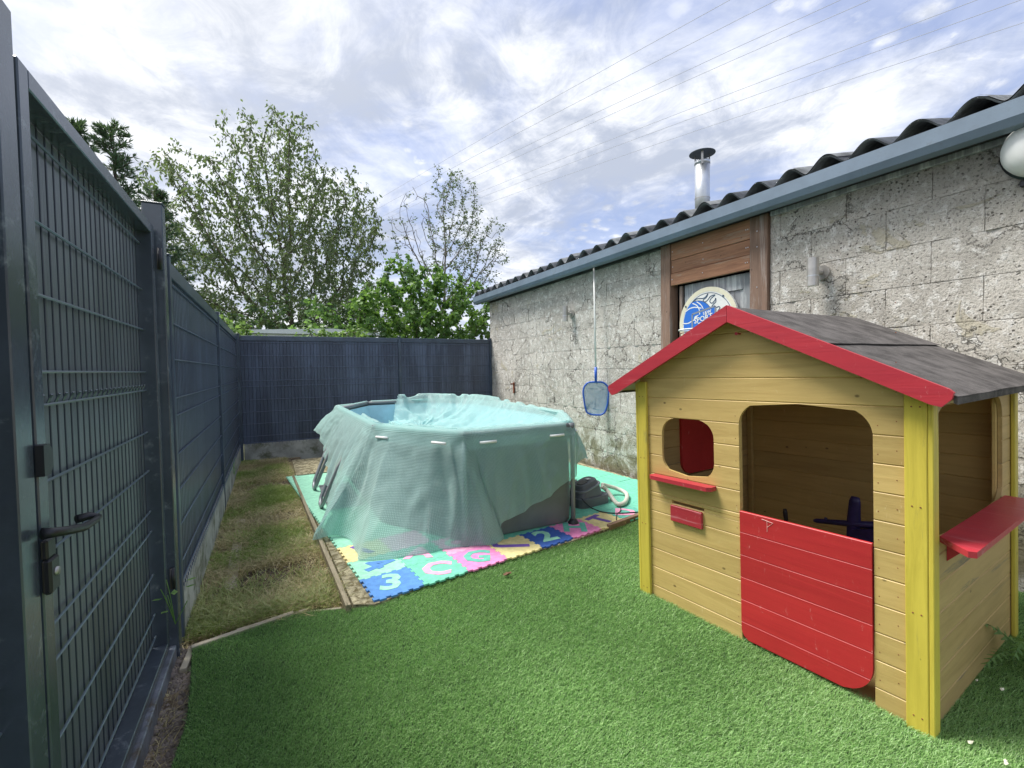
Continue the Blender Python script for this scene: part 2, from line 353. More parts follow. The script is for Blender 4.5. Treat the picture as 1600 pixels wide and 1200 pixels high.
# foam colours
def foam(n, c):
    g_ = sum(c)/3; c = tuple(.86*k + .14*g_ for k in c)
    return mat('foam_' + n, c, .75, 0, .25, 260, .12, 25, .3, dirt=tuple(x * .45 for x in c), dirt_scale=55, dirt_rng=(.62, .72))
FO = dict(blue=foam('blue', (.06, .24, .60)), dblue=foam('dark_blue', (.02, .10, .42)), mint=foam('mint', (.28, .68, .47)), green=foam('green', (.13, .55, .38)),
          pink=foam('pink', (.78, .20, .47)), lpink=foam('light_pink', (.85, .33, .52)), yellow=foam('yellow', (.78, .66, .27)), purple=foam('purple', (.16, .07, .42)), teal=foam('teal', (.10, .48, .36)))

# ------------------------------------------------------------------ ground
def grid(x0, x1, y0, y1, nx, ny, zf):
    X, Y = np.meshgrid(np.linspace(x0, x1, nx), np.linspace(y0, y1, ny)); Z = zf(X, Y)
    V = np.stack([X.ravel(), Y.ravel(), Z.ravel()], 1)
    i = np.arange(nx * ny).reshape(ny, nx); F = np.stack([i[:-1, :-1].ravel(), i[:-1, 1:].ravel(), i[1:, 1:].ravel(), i[1:, :-1].ravel()], 1)
    return V, F
rng = np.random.default_rng(5)
def vnoise(X, Y, s, seed=0, octv=4):
    r = np.random.default_rng(seed); out = np.zeros_like(X, float); amp = 1.0; tot = 0
    for o in range(octv):
        T = r.random((64, 64)); x = X * s * 2**o + 7.3 * o; y = Y * s * 2**o + 3.1 * o
        xi = np.floor(x).astype(int); yi = np.floor(y).astype(int); fx = x - xi; fy = y - yi
        fx = fx*fx*(3-2*fx); fy = fy*fy*(3-2*fy)
        g = lambda a, b: T[a % 64, b % 64]
        v = g(xi, yi)*(1-fx)*(1-fy) + g(xi+1, yi)*fx*(1-fy) + g(xi, yi+1)*(1-fx)*fy + g(xi+1, yi+1)*fx*fy
        out += amp * v; tot += amp; amp *= .55
    return out / tot
V, F = grid(-300, 300, -300, 300, 31, 31, lambda X, Y: X * 0 - .09)
tag(npmesh('ground', V, F, mat('rough_ground', (.1, .11, .05), .95, 0, .5, 3, .4, 1)), kind='structure')
# strip of soil by the fence
V, F = grid(-.60, .40, -.6, 8.5, 90, 700, lambda X, Y: -.035 + .035 * vnoise(X, Y, 5, 1) + .03 * (vnoise(X, Y, 28, 2, 3) - .5) - .03 * np.clip((2.7 - Y) / 1.2, 0, 1))
tag(npmesh('soil_strip', V, F, MT['soil'], smooth=True), kind='structure')

# turf sheet
TE = [(-.388, 2.77), (-.12, 2.84), (.149, 2.886), (.36, 2.79), (.52, 2.745), (.857, 2.85), (1.13, 2.90), (1.469, 2.945), (1.758, 2.965), (2.077, 3.0), (2.448, 3.04), (2.72, 3.11), (2.96, 3.165), (3.25, 3.25), (3.94, 3.28)]
TL = [(-.388, 2.77), (-.355, 2.45), (-.335, 2.2), (-.35, 1.95), (-.37, 1.4), (-.42, .8), (-.5, -.4)]
turf_poly = TE + [(3.94, -.6), (-.5, -.6)] + TL[::-1][1:-1]
b = MB(); b.prism(turf_poly, lambda a, c, t: Vector((a, c, t)), -.03, .018)
turf = tag(b.build('artificial_turf_base', MT['turfbase']), kind='structure')
ex = np.array([p[0] for p in TE]); ey = np.array([p[1] for p in TE]); lx = np.array([p[0] for p in TL[::-1]]); ly = np.array([p[1] for p in TL[::-1]])
def in_turf(x, y): return (y < np.interp(x, ex, ey) - .003) & (x > np.interp(y, ly, lx) + .003) & (x < 3.93)

def blades(n, xy, h, w, lean, z0, segs=2, seed=1, dirang=None):
    r = np.random.default_rng(seed); x, y = xy; n = len(x)
    a = r.uniform(0, 2*np.pi, n); hh = h * r.uniform(.6, 1.15, n); ww = w * r.uniform(.7, 1.3, n)
    la = r.uniform(0, 2*np.pi, n) if dirang is None else dirang + r.normal(0, .9, n)
    ll = lean * r.uniform(.2, 1.3, n) * hh
    dx, dy = np.cos(la), np.sin(la); sx, sy = np.cos(a) * ww / 2, np.sin(a) * ww / 2
    z = np.broadcast_to(z0, x.shape)
    pts = [np.stack([x - sx, y - sy, z], 1), np.stack([x + sx, y + sy, z], 1),
           np.stack([x + dx*ll*.35 - sx*.8, y + dy*ll*.35 - sy*.8, z + hh*.6], 1), np.stack([x + dx*ll*.35 + sx*.8, y + dy*ll*.35 + sy*.8, z + hh*.6], 1),
           np.stack([x + dx*ll, y + dy*ll, z + hh*.95], 1)]
    V = np.stack(pts, 1).reshape(-1, 3); o = (np.arange(n) * 5)[:, None]
    F = np.concatenate([o + [0, 1, 3], o + [0, 3, 2], o + [2, 3, 4]], 0)
    return V, F
def turf_mat():
    m = bpy.data.materials.new('turf_blades'); m.use_nodes = True; t = m.node_tree; b = t.nodes['Principled BSDF']
    pos = t.nodes.new('ShaderNodeNewGeometry').outputs['Position']
    n = NOISE(t, pos, 1.1, 4, .6); n2 = NOISE(t, pos, 130, 2, .6)
    s_ = t.nodes.new('ShaderNodeSeparateXYZ'); t.links.new(pos, s_.inputs[0])
    col = MIX(t, MR(t, n2, .3, .7), (.13, .34, .06), (.48, .72, .29))
    col = MIX(t, MR(t, NOISE(t, pos, 220, 1, .5), .6, .7), col, (.60, .74, .46))
    col = MIX(t, M(t, 'MULTIPLY', MR(t, n, .35, .65), .4), col, (.22, .40, .13))
    t.links.new(col, b.inputs['Base Color']); b.inputs['Roughness'].default_value = .42; b.inputs['Specular IOR Level'].default_value = .5
    o = t.nodes['Material Output']; tr = t.nodes.new('ShaderNodeBsdfTranslucent'); t.links.new(col, tr.inputs['Color'])
    mx = t.nodes.new('ShaderNodeMixShader'); mx.inputs[0].default_value = .25
    t.links.new(b.outputs[0], mx.inputs[1]); t.links.new(tr.outputs[0], mx.inputs[2]); t.links.new(mx.outputs[0], o.inputs[0])
    return m
NB = 1350000
x = rng.uniform(-.45, 3.93, NB); y = rng.uniform(.0, 3.28, NB); d = np.hypot(x, y)
keep = in_turf(x, y) & (rng.random(NB) < np.clip(1.7 / d, .35, 1) ** 1.1) & ((.886 * x - .463 * y) < 2.6 * (.462 * x + .886 * y)) & ~((x > 2.16 - .09*(y - .76)) & (x < 3.25 - .09*(y - .76)) & (y > .80 + .09*(x - 2.1)) & (y < 2.10 + .09*(x - 2.1)))
x, y = x[keep], y[keep]; d = np.hypot(x, y)
V, F = blades(0, (x, y), .021, .0018, 1.1, .017, seed=3, dirang=-2.2 + 1.6 * vnoise(x, y, 1.3, 9, 2))
tag(npmesh('turf_pile', V, F, turf_mat()), 'soft green artificial grass pile covering the yard floor', 'artificial grass', kind='stuff')

# ------------------------------------------------------------------ fences
FX = -.468
ZW = [1.878, 1.669, 1.476, 1.269, 1.175, .965, .771, .58, .38, .275]
def copies(name, me, parent, locs, rot=None):
    for l in locs:
        o = bpy.data.objects.new(name, me); C.objects.link(o); o.parent = parent; o.location = l
        if rot: o.rotation_euler = rot
def run_fence(name, label, p0, p1, posts, n_in, gap=.05):
    """rigid wire panels with plastic slats between posts; n_in = direction into the yard"""
    p0 = Vector(p0); p1 = Vector(p1); L = (p1 - p0).length; ang = math.atan2((p1 - p0).y, (p1 - p0).x)
    t = thing(name, label, 'fence', p0, rz=ang); sgn = n_in         # local x runs along, local y*sgn into the yard
    slat_b = MB(); slat_b.cbox((-.0236, -.004, .262), (.0236, .004, 1.93), .0015); sm = None
    wl = [q for q in posts]
    locs = []; vb = MB()
    for a, c in zip(wl[:-1], wl[1:]):
        n = int((c - a - .05) / gap); gp = (c - a - .05) / n; off = .025
        for i in range(n):
            locs.append((a + off + gp * (i + .5), 0, 0))
        for i in range(n + 1):
            xx = a + off + gp * i
            vb.tube([(xx, sgn * .003, .25), (xx, sgn * .003, 1.97)], .0024, 4, False)
        wb = MB()
        for k, zc in enumerate(ZW):
            w = MB(); w.tube([(a + .02, sgn * .013, zc), (c - .02, sgn * .013, zc)], .0042, 6)
            w.build('wire', MT['wire'], t)
        cb = MB(); cb.cbox((a + .03, -.018, 1.905), (c - .03, .022 if sgn > 0 else .018, 1.985), .004) if sgn > 0 else cb.cbox((a + .03, -.022, 1.905), (c - .03, .018, 1.985), .004)
        cb.build('cap_rail', MT['anth'], t)
        bb = MB(); bb.cbox((a + .035, -.025, -.14), (c - .035, .02, .262), .006); bb.build('base_slab', MT['plate'], t)
        ob = MB()
        for i in range(n + 1):                                       # open wire row under the panel
            xx = a + off + gp * i; ob.tube([(xx, sgn * .024, .235), (xx, sgn * .024, .275)], .003, 4, False)
        tag(ob.build('wire_ends', MT['wire'], t), kind='stuff')
    o = slat_b.build('slat', MT['slat'], t); o.location = locs[0]; copies('slat', o.data, t, locs[1:])
    tag(vb.build('vertical_wires', MT['vwire'], t), kind='stuff')
    for q in posts:
        pb = MB(); pb.cbox((q - .024, -.03, -.1), (q + .024, .03, 2.0), .004); pb.cbox((q - .027, -.033, 2.0), (q + .027, .033, 2.012), .003)
        pb.build('post', MT['anth'], t)
    return t
run_fence('slatted_fence', 'long dark slatted wire fence on the left, from the gate to the back corner', (FX, 2.90, 0), (FX, 8.43, 0), [0.03, 2.596, 5.50], -1)
run_fence('slatted_fence', 'dark slatted wire fence across the back of the yard behind the covered pool', (FX, 8.46, 0), (3.95, 8.46, 0), [0.035, 2.572, 4.40], -1)

# ------------------------------------------------------------------ gates
GX = -.468; PX = -.528
def leaf(name, label, y0, y1, ztop, st, lock_side):   # st = width of the stiles
    t = thing(name, label, 'gate', (GX, y0, 0)); W_ = y1 - y0; D = .066
    b = MB(); b.cbox((-D, 0, .07), (0, st, ztop), .003); b.build('stile', MT['post'], t)
    b = MB(); b.cbox((-D, W_ - st, .07), (0, W_, ztop), .003); b.build('stile', MT['post'], t)
    b = MB(); b.cbox((-D, st, ztop - .045), (0, W_ - st, ztop), .003); b.build('top_rail', MT['post'], t)
    b = MB(); b.cbox((-D, st, .07), (0, W_ - st, .115), .003); b.build('bottom_rail', MT['post'], t)
    n = int((W_ - 2 * st) / .05); off = (W_ - 2 * st - n * .05) / 2 + st
    sb = MB(); sb.cbox((-.005, -.0222, .118), (.005, .0222, ztop - .048), .0015)
    locs = [(PX - GX - .004, off + .05 * (i + .5), 0) for i in range(n)]
    o = sb.build('slat', MT['slatg'], t); o.location = locs[0]; copies('slat', o.data, t, locs[1:])
    vb = MB()
    for i in range(n + 1):
        vb.tube([(PX - GX + .001, off + .05 * i, .1), (PX - GX + .001, off + .05 * i, ztop - .04)], .0028, 5, False)
    tag(vb.build('vertical_wires', MT['vwire'], t), kind='stuff')
    for zc in (2.0, 1.79, 1.605, 1.41, 1.325, 1.13, .95, .76, .665, .46, .27, .165):
        if zc > ztop - .06: continue
        w = MB(); w.tube([(PX - GX + .014, st - .01, zc), (PX - GX + .014, W_ - st + .01, zc)], .0042, 6); w.build('wire', MT['wireg'], t)
    ek = MB()                                                      # little bent wire ends above the fold
    for i in range(1, n):
        yy = off + .05 * i; ek.tube([(PX - GX + .012, yy, 1.325), (PX - GX + .02, yy - .003, 1.343), (PX - GX + .026, yy - .009, 1.352)], .003, 4)
    tag(ek.build('wire_ends', MT['wireg'], t), kind='stuff')
    return t
ga = leaf('garden_gate', 'near leaf of the dark slatted gate, cut off by the left photo edge', .12, 1.392, 2.18, .078, 1)
gb = leaf('garden_gate', 'far leaf of the dark slatted metal gate, the one with the lever handle', 1.408, 2.735, 2.098, .05, 0)
# lock, latch and lever on the far leaf
def gl(p): return Vector(p) - Vector((GX, 1.408, 0))
b = MB(); b.prism([(-.014, 1.175), (-.014, 1.245), (.018, 1.245), (.033, 1.228), (.033, 1.192), (.018, 1.175)], lambda a, c, q: Vector((q, a, c)), .001, .016); b.build('latch_plate', MT['black'], gb)
b = MB(); b.cbox((.001, -.012, .985), (.014, .034, 1.03), .004); b.cbox((.001, -.012, .905), (.018, .038, .985), .005); b.build('lock_case', MT['black'], gb)
b = MB(); hp = [at(66, 834, 0, -.455), at(84, 832, 0, -.44), at(105, 829, 0, -.43), at(131, 824, 0, -.425), at(150, 812, 0, -.42), at(155, 807, 0, -.42)]
b.tube([gl(p) for p in hp], [.013, .011, .0105, .010, .0085, .007], 10)
b.tube([gl(at(155, 807, 0, -.42)), gl(at(140, 806, 0, -.44)), gl(at(120, 811, 0, -.46))], [.007, .010, .011], 10); b.build('lever_handle', MT['black'], gb, True)
b = MB(); b.tube([(.001, .016, .95), (.022, .016, .95)], .010, 12); b.build('key_cylinder', MT['steel'], gb, True)
# hinge post at the far side
b = MB(); b.cbox((-.05, -.03, -.1), (.03, .045, 2.215), .004); b.cbox((-.055, -.034, 2.215), (.034, .049, 2.222), .002)
gp = thing('gate_post', 'tall dark square post between the far gate leaf and the left fence', 'post', (FX, 2.80, 0)); b.build('shaft', MT['post'], gp)
for zc in (.35, 1.9):
    b = MB(); b.tube([(.016, -.046, zc), (.016, -.046, zc + .1)], .011, 8); b.build('hinge', MT['black'], gp, True)
b = MB(); b.cbox((-.12, .1, -.04), (.028, 2.77, .066), .004)
tag(b.build('gate_threshold', mat('galvanised_threshold', (.2, .22, .26), .45, .3, .3, 40, .4, 9, dirt=(.12, .1, .08), dirt_scale=14, dirt_rng=(.5, .65))), 'dirty metal sill on the ground under the gate leaves', 'threshold').location = (FX - .01, 0, -.005)

# ------------------------------------------------------------------ shed
BX = 3.9526; WY0, WY1 = -1.5, 8.50; ZE = 2.74
shed = thing('block_shed', 'low concrete block outbuilding with corrugated roof and boarded up doorway on the right', 'shed', (BX, 0, 0))
b = MB()
b.box((.0070, WY0, -.1), (.19, 2.60, ZE)); b.box((.0070, 3.87, -.1), (.19, WY1, ZE))
b.box((3.5, WY0, -.1), (3.7, WY1, ZE)); b.box((.19, WY1 - .2, -.1), (3.5, WY1, ZE)); b.box((.19, WY0, -.1), (3.5, WY0 + .2, ZE))
b.build('wall', MT['conc'], shed)
zs = [-.02, .268, .545, .822, 1.099, 1.376, 1.653, 1.930, 2.207, 2.484, ZE]
BLM = {}
def block_mesh(w, h, v):
    k = (round(w, 2), round(h, 2), v)
    if k in BLM: return BLM[k], k
    r = random.Random(int(w*1000)*31 + int(h*1000)*7 + v); nx, nz = 9, 5; vs = []; fs = []; g = .0022
    for j in range(nz + 1):
        for i in range(nx + 1):
            a, c = i / nx, j / nz; yy = g + (w - 2*g) * a; z_ = g + (h - 2*g) * c
            edge = i in (0, nx) or j in (0, nz); dd = .0035 * mnoise.noise(Vector((yy * 6 + v * 9, z_ * 6, v * 3.3)))
            if edge: dd += r.random() * .003; yy += (r.random() - .5) * .0034; z_ += (r.random() - .5) * .0034
            if edge and r.random() < .06: dd += .009
            vs.append((dd, yy, z_))
    for j in range(nz):
        for i in range(nx): q = j*(nx+1)+i; fs.append((q, q+1, q+nx+2, q+nx+1))
    ring = [i for i in range(nx+1)] + [(j*(nx+1)+nx) for j in range(1, nz+1)] + [nz*(nx+1)+i for i in range(nx-1, -1, -1)] + [j*(nx+1) for j in range(nz-1, 0, -1)]
    o = len(vs); nr_ = len(ring); vs += [vs[i] for i in ring] + [(.03, vs[i][1], vs[i][2]) for i in ring]
    for q in range(nr_): fs.append((o+q, o+nr_+q, o+nr_+(q+1) % nr_, o+(q+1) % nr_))
    me = bpy.data.meshes.new('block'); me.from_pydata(vs, [], fs); me.materials.append(MT['conc']); bm_fix(me)
    me.polygons.foreach_set('use_smooth', [True] * (nx*nz) + [False] * len(ring)); BLM[k] = me
    return me, k
def lay(ya, yb):
    for c, (za, zb) in enumerate(zip(zs[:-1], zs[1:])):
        L_ = .52; y_ = 8.49 - (L_ / 2 if c % 2 else 0) ; edges = [8.49] if c % 2 else []
        while y_ > -.6: edges.append(y_); y_ -= L_
        edges = [e for e in edges if ya + .06 < e < yb - .06] + [ya, yb]; edges.sort()
        for a, d_ in zip(edges[:-1], edges[1:]):
            me, k = block_mesh(d_ - a, zb - za, (c * 3 + int(a * 7)) % 4)
            copies('block', me, shed, [(-.004 * random.random(), a, za)])
lay(.0, 2.60); lay(3.87, 8.495)
# roof: corrugated sheets rising away from the yard
pitch = .277; slope = math.tan(rad(14)); ny = 620
ys = np.linspace(WY0 - .1, 8.84, ny)
def rz(x, y, ov=0): return 2.868 + (x + .215) * slope + .096 * (.5 + .5*np.cos(2*np.pi*(y - 1.482) / pitch))**.72 + ov
for k, (xa, xb, dz) in enumerate(((-.20, 1.35, 0.0), (1.25, 2.8, .012), (2.7, 3.95, .024))):
    V = []; Fq = []
    for th in (0, -.014):
        for xx in (xa, xb): V += [(xx, yy, float(rz(xx, yy)) + th + dz) for yy in ys]
    V = np.array(V); i = np.arange(ny - 1)
    Fq = np.concatenate([np.stack([i, i+1, ny+i+1, ny+i], 1), np.stack([2*ny+i, 2*ny+i+1, 3*ny+i+1, 3*ny+i], 1), np.stack([i, i+1, 2*ny+i+1, 2*ny+i], 1), np.stack([ny+i, ny+i+1, 3*ny+i+1, 3*ny+i], 1)])
    npmesh('roof_sheet', V, Fq, MT['fibre'], shed, True)
# second sheet lip seen between the waves
for yy in np.arange(-1.2, 8.7, 1.108):
    b = MB()
    b.add([(-.205, yy - .17 + .34*i/24, float(rz(-.2, yy - .17 + .34*i/24)) + .006) for i in range(25)] + [(1.3, yy - .17 + .34*i/24, float(rz(1.3, yy - .17 + .34*i/24)) + .006) for i in range(25)], [(i, i+1, 26+i, 25+i) for i in range(24)])
    b.build('sheet_overlap', MT['fibre'], shed, True)
# gutter, eave boards
prof = [(-.225, 2.862), (-.225, 2.768), (-.205, 2.722), (-.13, 2.715), (-.13, 2.73), (-.195, 2.737), (-.213, 2.772), (-.213, 2.862)]
b = MB(); b.prism(prof, lambda a, c, q: Vector((a, q, c)), WY0, 8.82)
b.prism([(-.213, 2.86), (-.213, 2.77), (-.195, 2.735), (-.13, 2.73), (-.13, 2.86)], lambda a, c, q: Vector((a, q, c)), 8.805, 8.822); b.build('gutter', MT['gutter'], shed)
b = MB(); b.box((-.128, WY0, 2.742), (-.105, 8.55, 2.87)); b.build('fascia_board', MT['darkwood'], shed)
b = MB(); b.box((-.105, WY0, 2.742), (.19, 8.55, 2.756)); b.build('soffit', MT['darkwood'], shed)
b = MB(); b.cbox((-.02, WY0, 2.700), (.011, 2.59, 2.741), .004); b.build('eave_batten', MT['greywood'], shed)
b = MB(); b.cbox((-.03, 3.88, 2.712), (.011, 8.45, 2.741), .004); b.build('eave_batten', MT['darkwood'], shed)
# doorway: posts, lintel boards, door
for y0, y1 in ((3.727, 3.866), (2.603, 2.775)):
    b = MB(); b.cbox((-.035, y0, -.05), (.09, y1, 2.735), .005); b.build('door_post', MT['oldwood_z'], shed)
nails = MB()
for (z0, z1, dx) in ((2.553, 2.735, .0), (2.412, 2.549, .004), (2.278, 2.408, -.004)):
    b = MB(); b.cbox((-.022 + dx, 2.777, z0), (.01 + dx, 3.725, z1), .004); b.build('lintel_board', MT['oldwood_x'], shed)
    for yy in (2.80, 2.82, 3.3, 3.70): nails.tube([(-.024 + dx, yy, (z0+z1)/2), (-.027 + dx, yy, (z0+z1)/2)], .005, 6)
for zc in (2.46, 2.1, 2.6): nails.tube([(-.036, 2.70, zc), (-.039, 2.70, zc)], .005, 6)
tag(nails.build('nail_heads', MT['zinc'], shed), kind='stuff')
door = thing('plank_door', 'weathered grey plank door in the boarded shed doorway behind the basketball board', 'door', (BX + .05, 2.78, 0))
b = MB(); b.cbox((.0, .0, .02), (.035, .12, 2.268), .003); b.build('stile', MT['greywood'], door)
b = MB(); b.cbox((.0, .73, .02), (.035, .82, 2.268), .003); b.build('stile', MT['greywood'], door)
for z0, z1 in ((2.12, 2.268), (1.0, 1.14), (.02, .2)):
    b = MB(); b.cbox((-.003, .122, z0), (.035, .728, z1), .003); b.build('rail', MT['greywood'], door)
for k in range(6):
    b = MB(); b.cbox((.012, .123 + .1008*k, .022), (.03, .123 + .1008*(k+1) - .005, 2.119), .003); b.build('plank', MT['greywood'], door)
b = MB(); b.cbox((-.01, .85, .02), (.02, .885, 2.268), .003); b.build('jamb_strip', MT['oldwood_z'], door)
for zc in (1.93, .6):
    b = MB(); b.tube([(-.012, .832, zc - .05), (-.012, .832, zc - .003)], .011, 8); b.tube([(-.012, .832, zc + .003), (-.012, .832, zc + .05)], .011, 8); b.build('hinge', MT['cream'], door, True)
b = MB(); b.box((.11, 2.6, -.05), (.14, 3.87, 2.73)); b.build('dark_backing', MT['black'], shed)
# flue
fl = thing('chimney_flue', 'shiny metal flue pipe with a conical rain cap rising from the shed roof', 'chimney', (4.553, 3.83, 3.05))
b = MB(); b.tube([(0, 0, 0), (0, 0, .72)], .083, 24); b.tube([(0, 0, .70), (0, 0, .735)], .088, 24); b.build('pipe', MT['zinc'], fl, True)
b = MB(); b.tube([(0, 0, .30), (0, 0, .308)], .0865, 24); b.build('joint_band', MT['steel'], fl)
b = MB(); b.tube([(0, 0, .822), (0, 0, .828), (0, 0, .866)], [.145, .145, .02], 28); b.build('rain_cap', mat('dark_cap', (.09, .11, .13), .5, .4), fl)
for k in range(3):
    a = rad(100 + 120*k); b = MB(); b.cbox((-.002, -.012, .68), (.002, .012, .825), .0005, Matrix.Translation((.09*math.cos(a), .09*math.sin(a), 0)) @ Matrix.Rotation(a, 4, 'Z')); b.build('strut', MT['steel'], fl)

# wall lamps
for (u, v, dxx, lab) in ((883, 490, .11, 'small steel cylinder wall lamp between the back fence and the skimmer pole'), (1270, 425, .11, 'larger looking steel cylinder wall lamp above the playhouse roof, right of the doorway')):
    p = at(u, v, 0, BX - dxx); t = thing('wall_lamp', lab, 'wall lamp', (BX, p.y, p.z), 'steel up and down wall lamps')
    b = MB(); b.tube([(-dxx, 0, -.11), (-dxx, 0, .11)], .042, 20); b.build('lamp_tube', MT['steel'], t, False)
    b = MB(); b.tube([(-dxx, 0, -.035), (-dxx, 0, -.028)], .0428, 20); b.build('collar', MT['zinc'], t)
    b = MB(); b.tube([(-.022, -.02, 0), (.0, -.02, 0)], .056, 20); b.build('wall_plate', MT['steel'], t)
    b = MB(); b.tube([(-dxx + .03, 0, 0), (-.02, -.015, 0)], .02, 10); b.build('bracket', MT['steel'], t)
    for sgn_ in (-1, 1):
        b = MB(); b.tube([(-dxx, 0, sgn_*.1102), (-dxx, 0, sgn_*.111)], .031, 16); b.build('lens', MT['white'], t)
# bulkhead globe by the eaves
t = thing('bulkhead_lamp', 'big round white outdoor lamp under the eaves at the right edge of the photo', 'outdoor lamp', (BX - .0, .965, 2.615))
b = MB()
for i in range(11):
    pass
R_ = .165; ring = []
prof_ = [(0.02, R_*.97), (-.03, R_), (-.07, R_*.99), (-.11, R_*.9), (-.14, R_*.72), (-.16, R_*.45), (-.168, .01)]
b.tube([(p[0], 0, 0) for p in prof_], [p[1] for p in prof_], 40); b.build('globe', MT['white'], t, True)
b = MB(); b.tube([(.0, 0, 0), (-.028, 0, 0)], R_*1.08, 32); b.build('back_plate', MT['black'], t, True)
b = MB(); b.cbox((-.03, .04, -.2), (-.0, .09, -.165), .004); b.build('cable_entry', MT['black'], t)
# rusty bracket on the wall
p = at(803, 606, 0, BX - .01); b = MB(); b.cbox((-.02, -.02, -.10), (.0, .02, .10), .003); b.cbox((-.07, -.012, .06), (-.02, .012, .085), .003)
o = tag(b.build('iron_bracket', MT['rust']), 'short rusty iron bracket fixed low on the block wall behind the pool', 'bracket'); o.location = (BX - .002, p.y, p.z)

# ------------------------------------------------------------------ basketball board
# pushed against the grey door; board faces the yard
t = thing('basketball_hoop', 'round white toy basketball board with blue ball print hanging on the grey door', 'basketball hoop', (BX + .03, 3.27, 1.80))
Rb = .355; zc0 = .04
def disc(r, a0=0, a1=360, n=48, cy=0, cz=0): return [(cy + r*math.cos(rad(a0 + (a1-a0)*i/n)), cz + r*math.sin(rad(a0 + (a1-a0)*i/n))) for i in range(n if a1 - a0 == 360 else n + 1)]
fx = lambda a, c, q: Vector((q, -a, c + zc0))      # local: a to the right in the view, c up, q towards the shed
b = MB(); b.prism(disc(Rb), fx, -.028, -.005); b.build('board', MT['white'], t)
def annulus(mb, r0, r1, x_, a0=0, a1=360, n=60, cy=0, cz=0):
    vs = []; fs = []
    for i in range(n + 1):
        a = rad(a0 + (a1 - a0) * i / n); vs += [fx(cy + r0*math.cos(a), cz + r0*math.sin(a), x_), fx(cy + r1*math.cos(a), cz + r1*math.sin(a), x_)]
    mb.add(vs, [(2*i, 2*i+1, 2*i+3, 2*i+2) for i in range(n)])
b = MB(); annulus(b, .31, Rb, -.0292); b.build('border', MT['cream'], t)
b = MB(); annulus(b, .292, .298, -.0295, 0, 150); b.build('ring_line', MT['inkdark'], t)
BC = (-.13, .03); BR = .20
def XY(*q): return [((X_/10.9 - 67)*.00807, (76 - Y_/10.9)*.00645) for X_, Y_ in q]
def clipd(p):
    l = math.hypot(*p); return p if l < .30 else (p[0]*.30/l, p[1]*.30/l)
b = MB(); b.add([fx(*clipd(p), -.0298) for p in disc(BR + .006, cy=BC[0], cz=BC[1])], [tuple(range(48))]); b.build('ball_outline', MT['inkdark'], t)
b = MB(); b.add([fx(*clipd(p), -.0304) for p in disc(BR, cy=BC[0], cz=BC[1])], [tuple(range(48))]); b.build('ball_print', MT['inkblue'], t)
def stroke(mb, pts, w, x_, sm=True):
    pts = [Vector((a, c, 0)) for a, c in pts]
    if sm and len(pts) > 2:
        q = []
        for i in range(len(pts) - 1):
            p0, p1, p2, p3 = pts[max(i-1, 0)], pts[i], pts[i+1], pts[min(i+2, len(pts)-1)]
            for k in range(6):
                s = k / 6; q.append(.5 * ((2*p1) + (p2-p0)*s + (2*p0-5*p1+4*p2-p3)*s*s + (3*p1-p0-3*p2+p3)*s**3))
        q.append(pts[-1]); pts = q
    vs = []
    for i, p in enumerate(pts):
        d_ = (pts[min(i+1, len(pts)-1)] - pts[max(i-1, 0)]); n_ = Vector((-d_.y, d_.x, 0)).normalized() * (w/2)
        vs += [fx(p.x + n_.x, p.y + n_.y, x_), fx(p.x - n_.x, p.y - n_.y, x_)]
    mb.add(vs, [(2*i, 2*i+1, 2*i+3, 2*i+2) for i in range(len(pts) - 1)])
b = MB()
stroke(b, XY((350, 605), (430, 555), (520, 542), (640, 575)), .011, -.031)
stroke(b, XY((305, 800), (400, 812), (475, 780), (560, 740)), .011, -.0312)
stroke(b, XY((485, 468), (560, 515), (600, 590), (610, 680)), .011, -.0314)
stroke(b, XY((560, 452), (630, 515), (670, 590)), .010, -.0316)
b.build('ball_seams', MT['white'], t)
b = MB()
stroke(b, XY((490, 440), (560, 400), (650, 408), (700, 395), (745, 345), (720, 400), (665, 440), (695, 475), (740, 450), (790, 395), (860, 385), (800, 430), (775, 480), (810, 515), (860, 470), (868, 440), (872, 500), (830, 540), (800, 585)), .009, -.0300)
stroke(b, XY((880, 600), (920, 590), (935, 620), (900, 660)), .009, -.0300)
b.build('flame_outline', MT['inkdark'], t)
b = MB()
for pts in ([(-.185, -.15), (-.185, .10)], [(-.185, .10), (.10, .152)], [(.10, .152), (.10, -.1)]): stroke(b, pts, .018, -.0320, False)
b.build('target_square', MT['inkgrey'], t)
b = MB(); b.add([fx(a, c, -.0308) for a, c in ((-.177, -.16), (.092, -.11), (.092, .142), (-.177, .093))], [(0, 1, 2, 3)]); b.build('label_panel', MT['inkblue'], t)
def text(s, size, loc, rot, m, parent, ext=.0006, name='lettering', bold=0.0, shear=0.0):
    cu = bpy.data.curves.new(name, 'FONT'); cu.body = s; cu.size = size; cu.extrude = ext; cu.offset = bold; cu.shear = shear; cu.align_x = 'CENTER'; cu.align_y = 'CENTER'; cu.resolution_u = 2
    tmp = bpy.data.objects.new('tmp', cu); C.objects.link(tmp); bpy.context.view_layer.update()
    me = bpy.data.meshes.new_from_object(tmp.evaluated_get(bpy.context.evaluated_depsgraph_get())); bpy.data.objects.remove(tmp)
    me.materials.clear(); me.materials.append(m); o = link(name, me, parent); o.location = loc; o.rotation_euler = rot
    return o
RY = (rad(90), rad(0), rad(-90))
def tx(s, size, a, c, bold=.002, tilt=6, q=-.0325): 
    text(s, size, fx(a, c, q), (Matrix.Rotation(rad(-90), 3, 'Z') @ Matrix.Rotation(rad(90), 3, 'X') @ Matrix.Rotation(rad(tilt), 3, 'Z')).to_euler(), MT['white'], t, bold=bold)
tx('SPORT', .078, -.045, .04, .0012, 9); tx('1&W', .05, .0, .097, .001, 9)
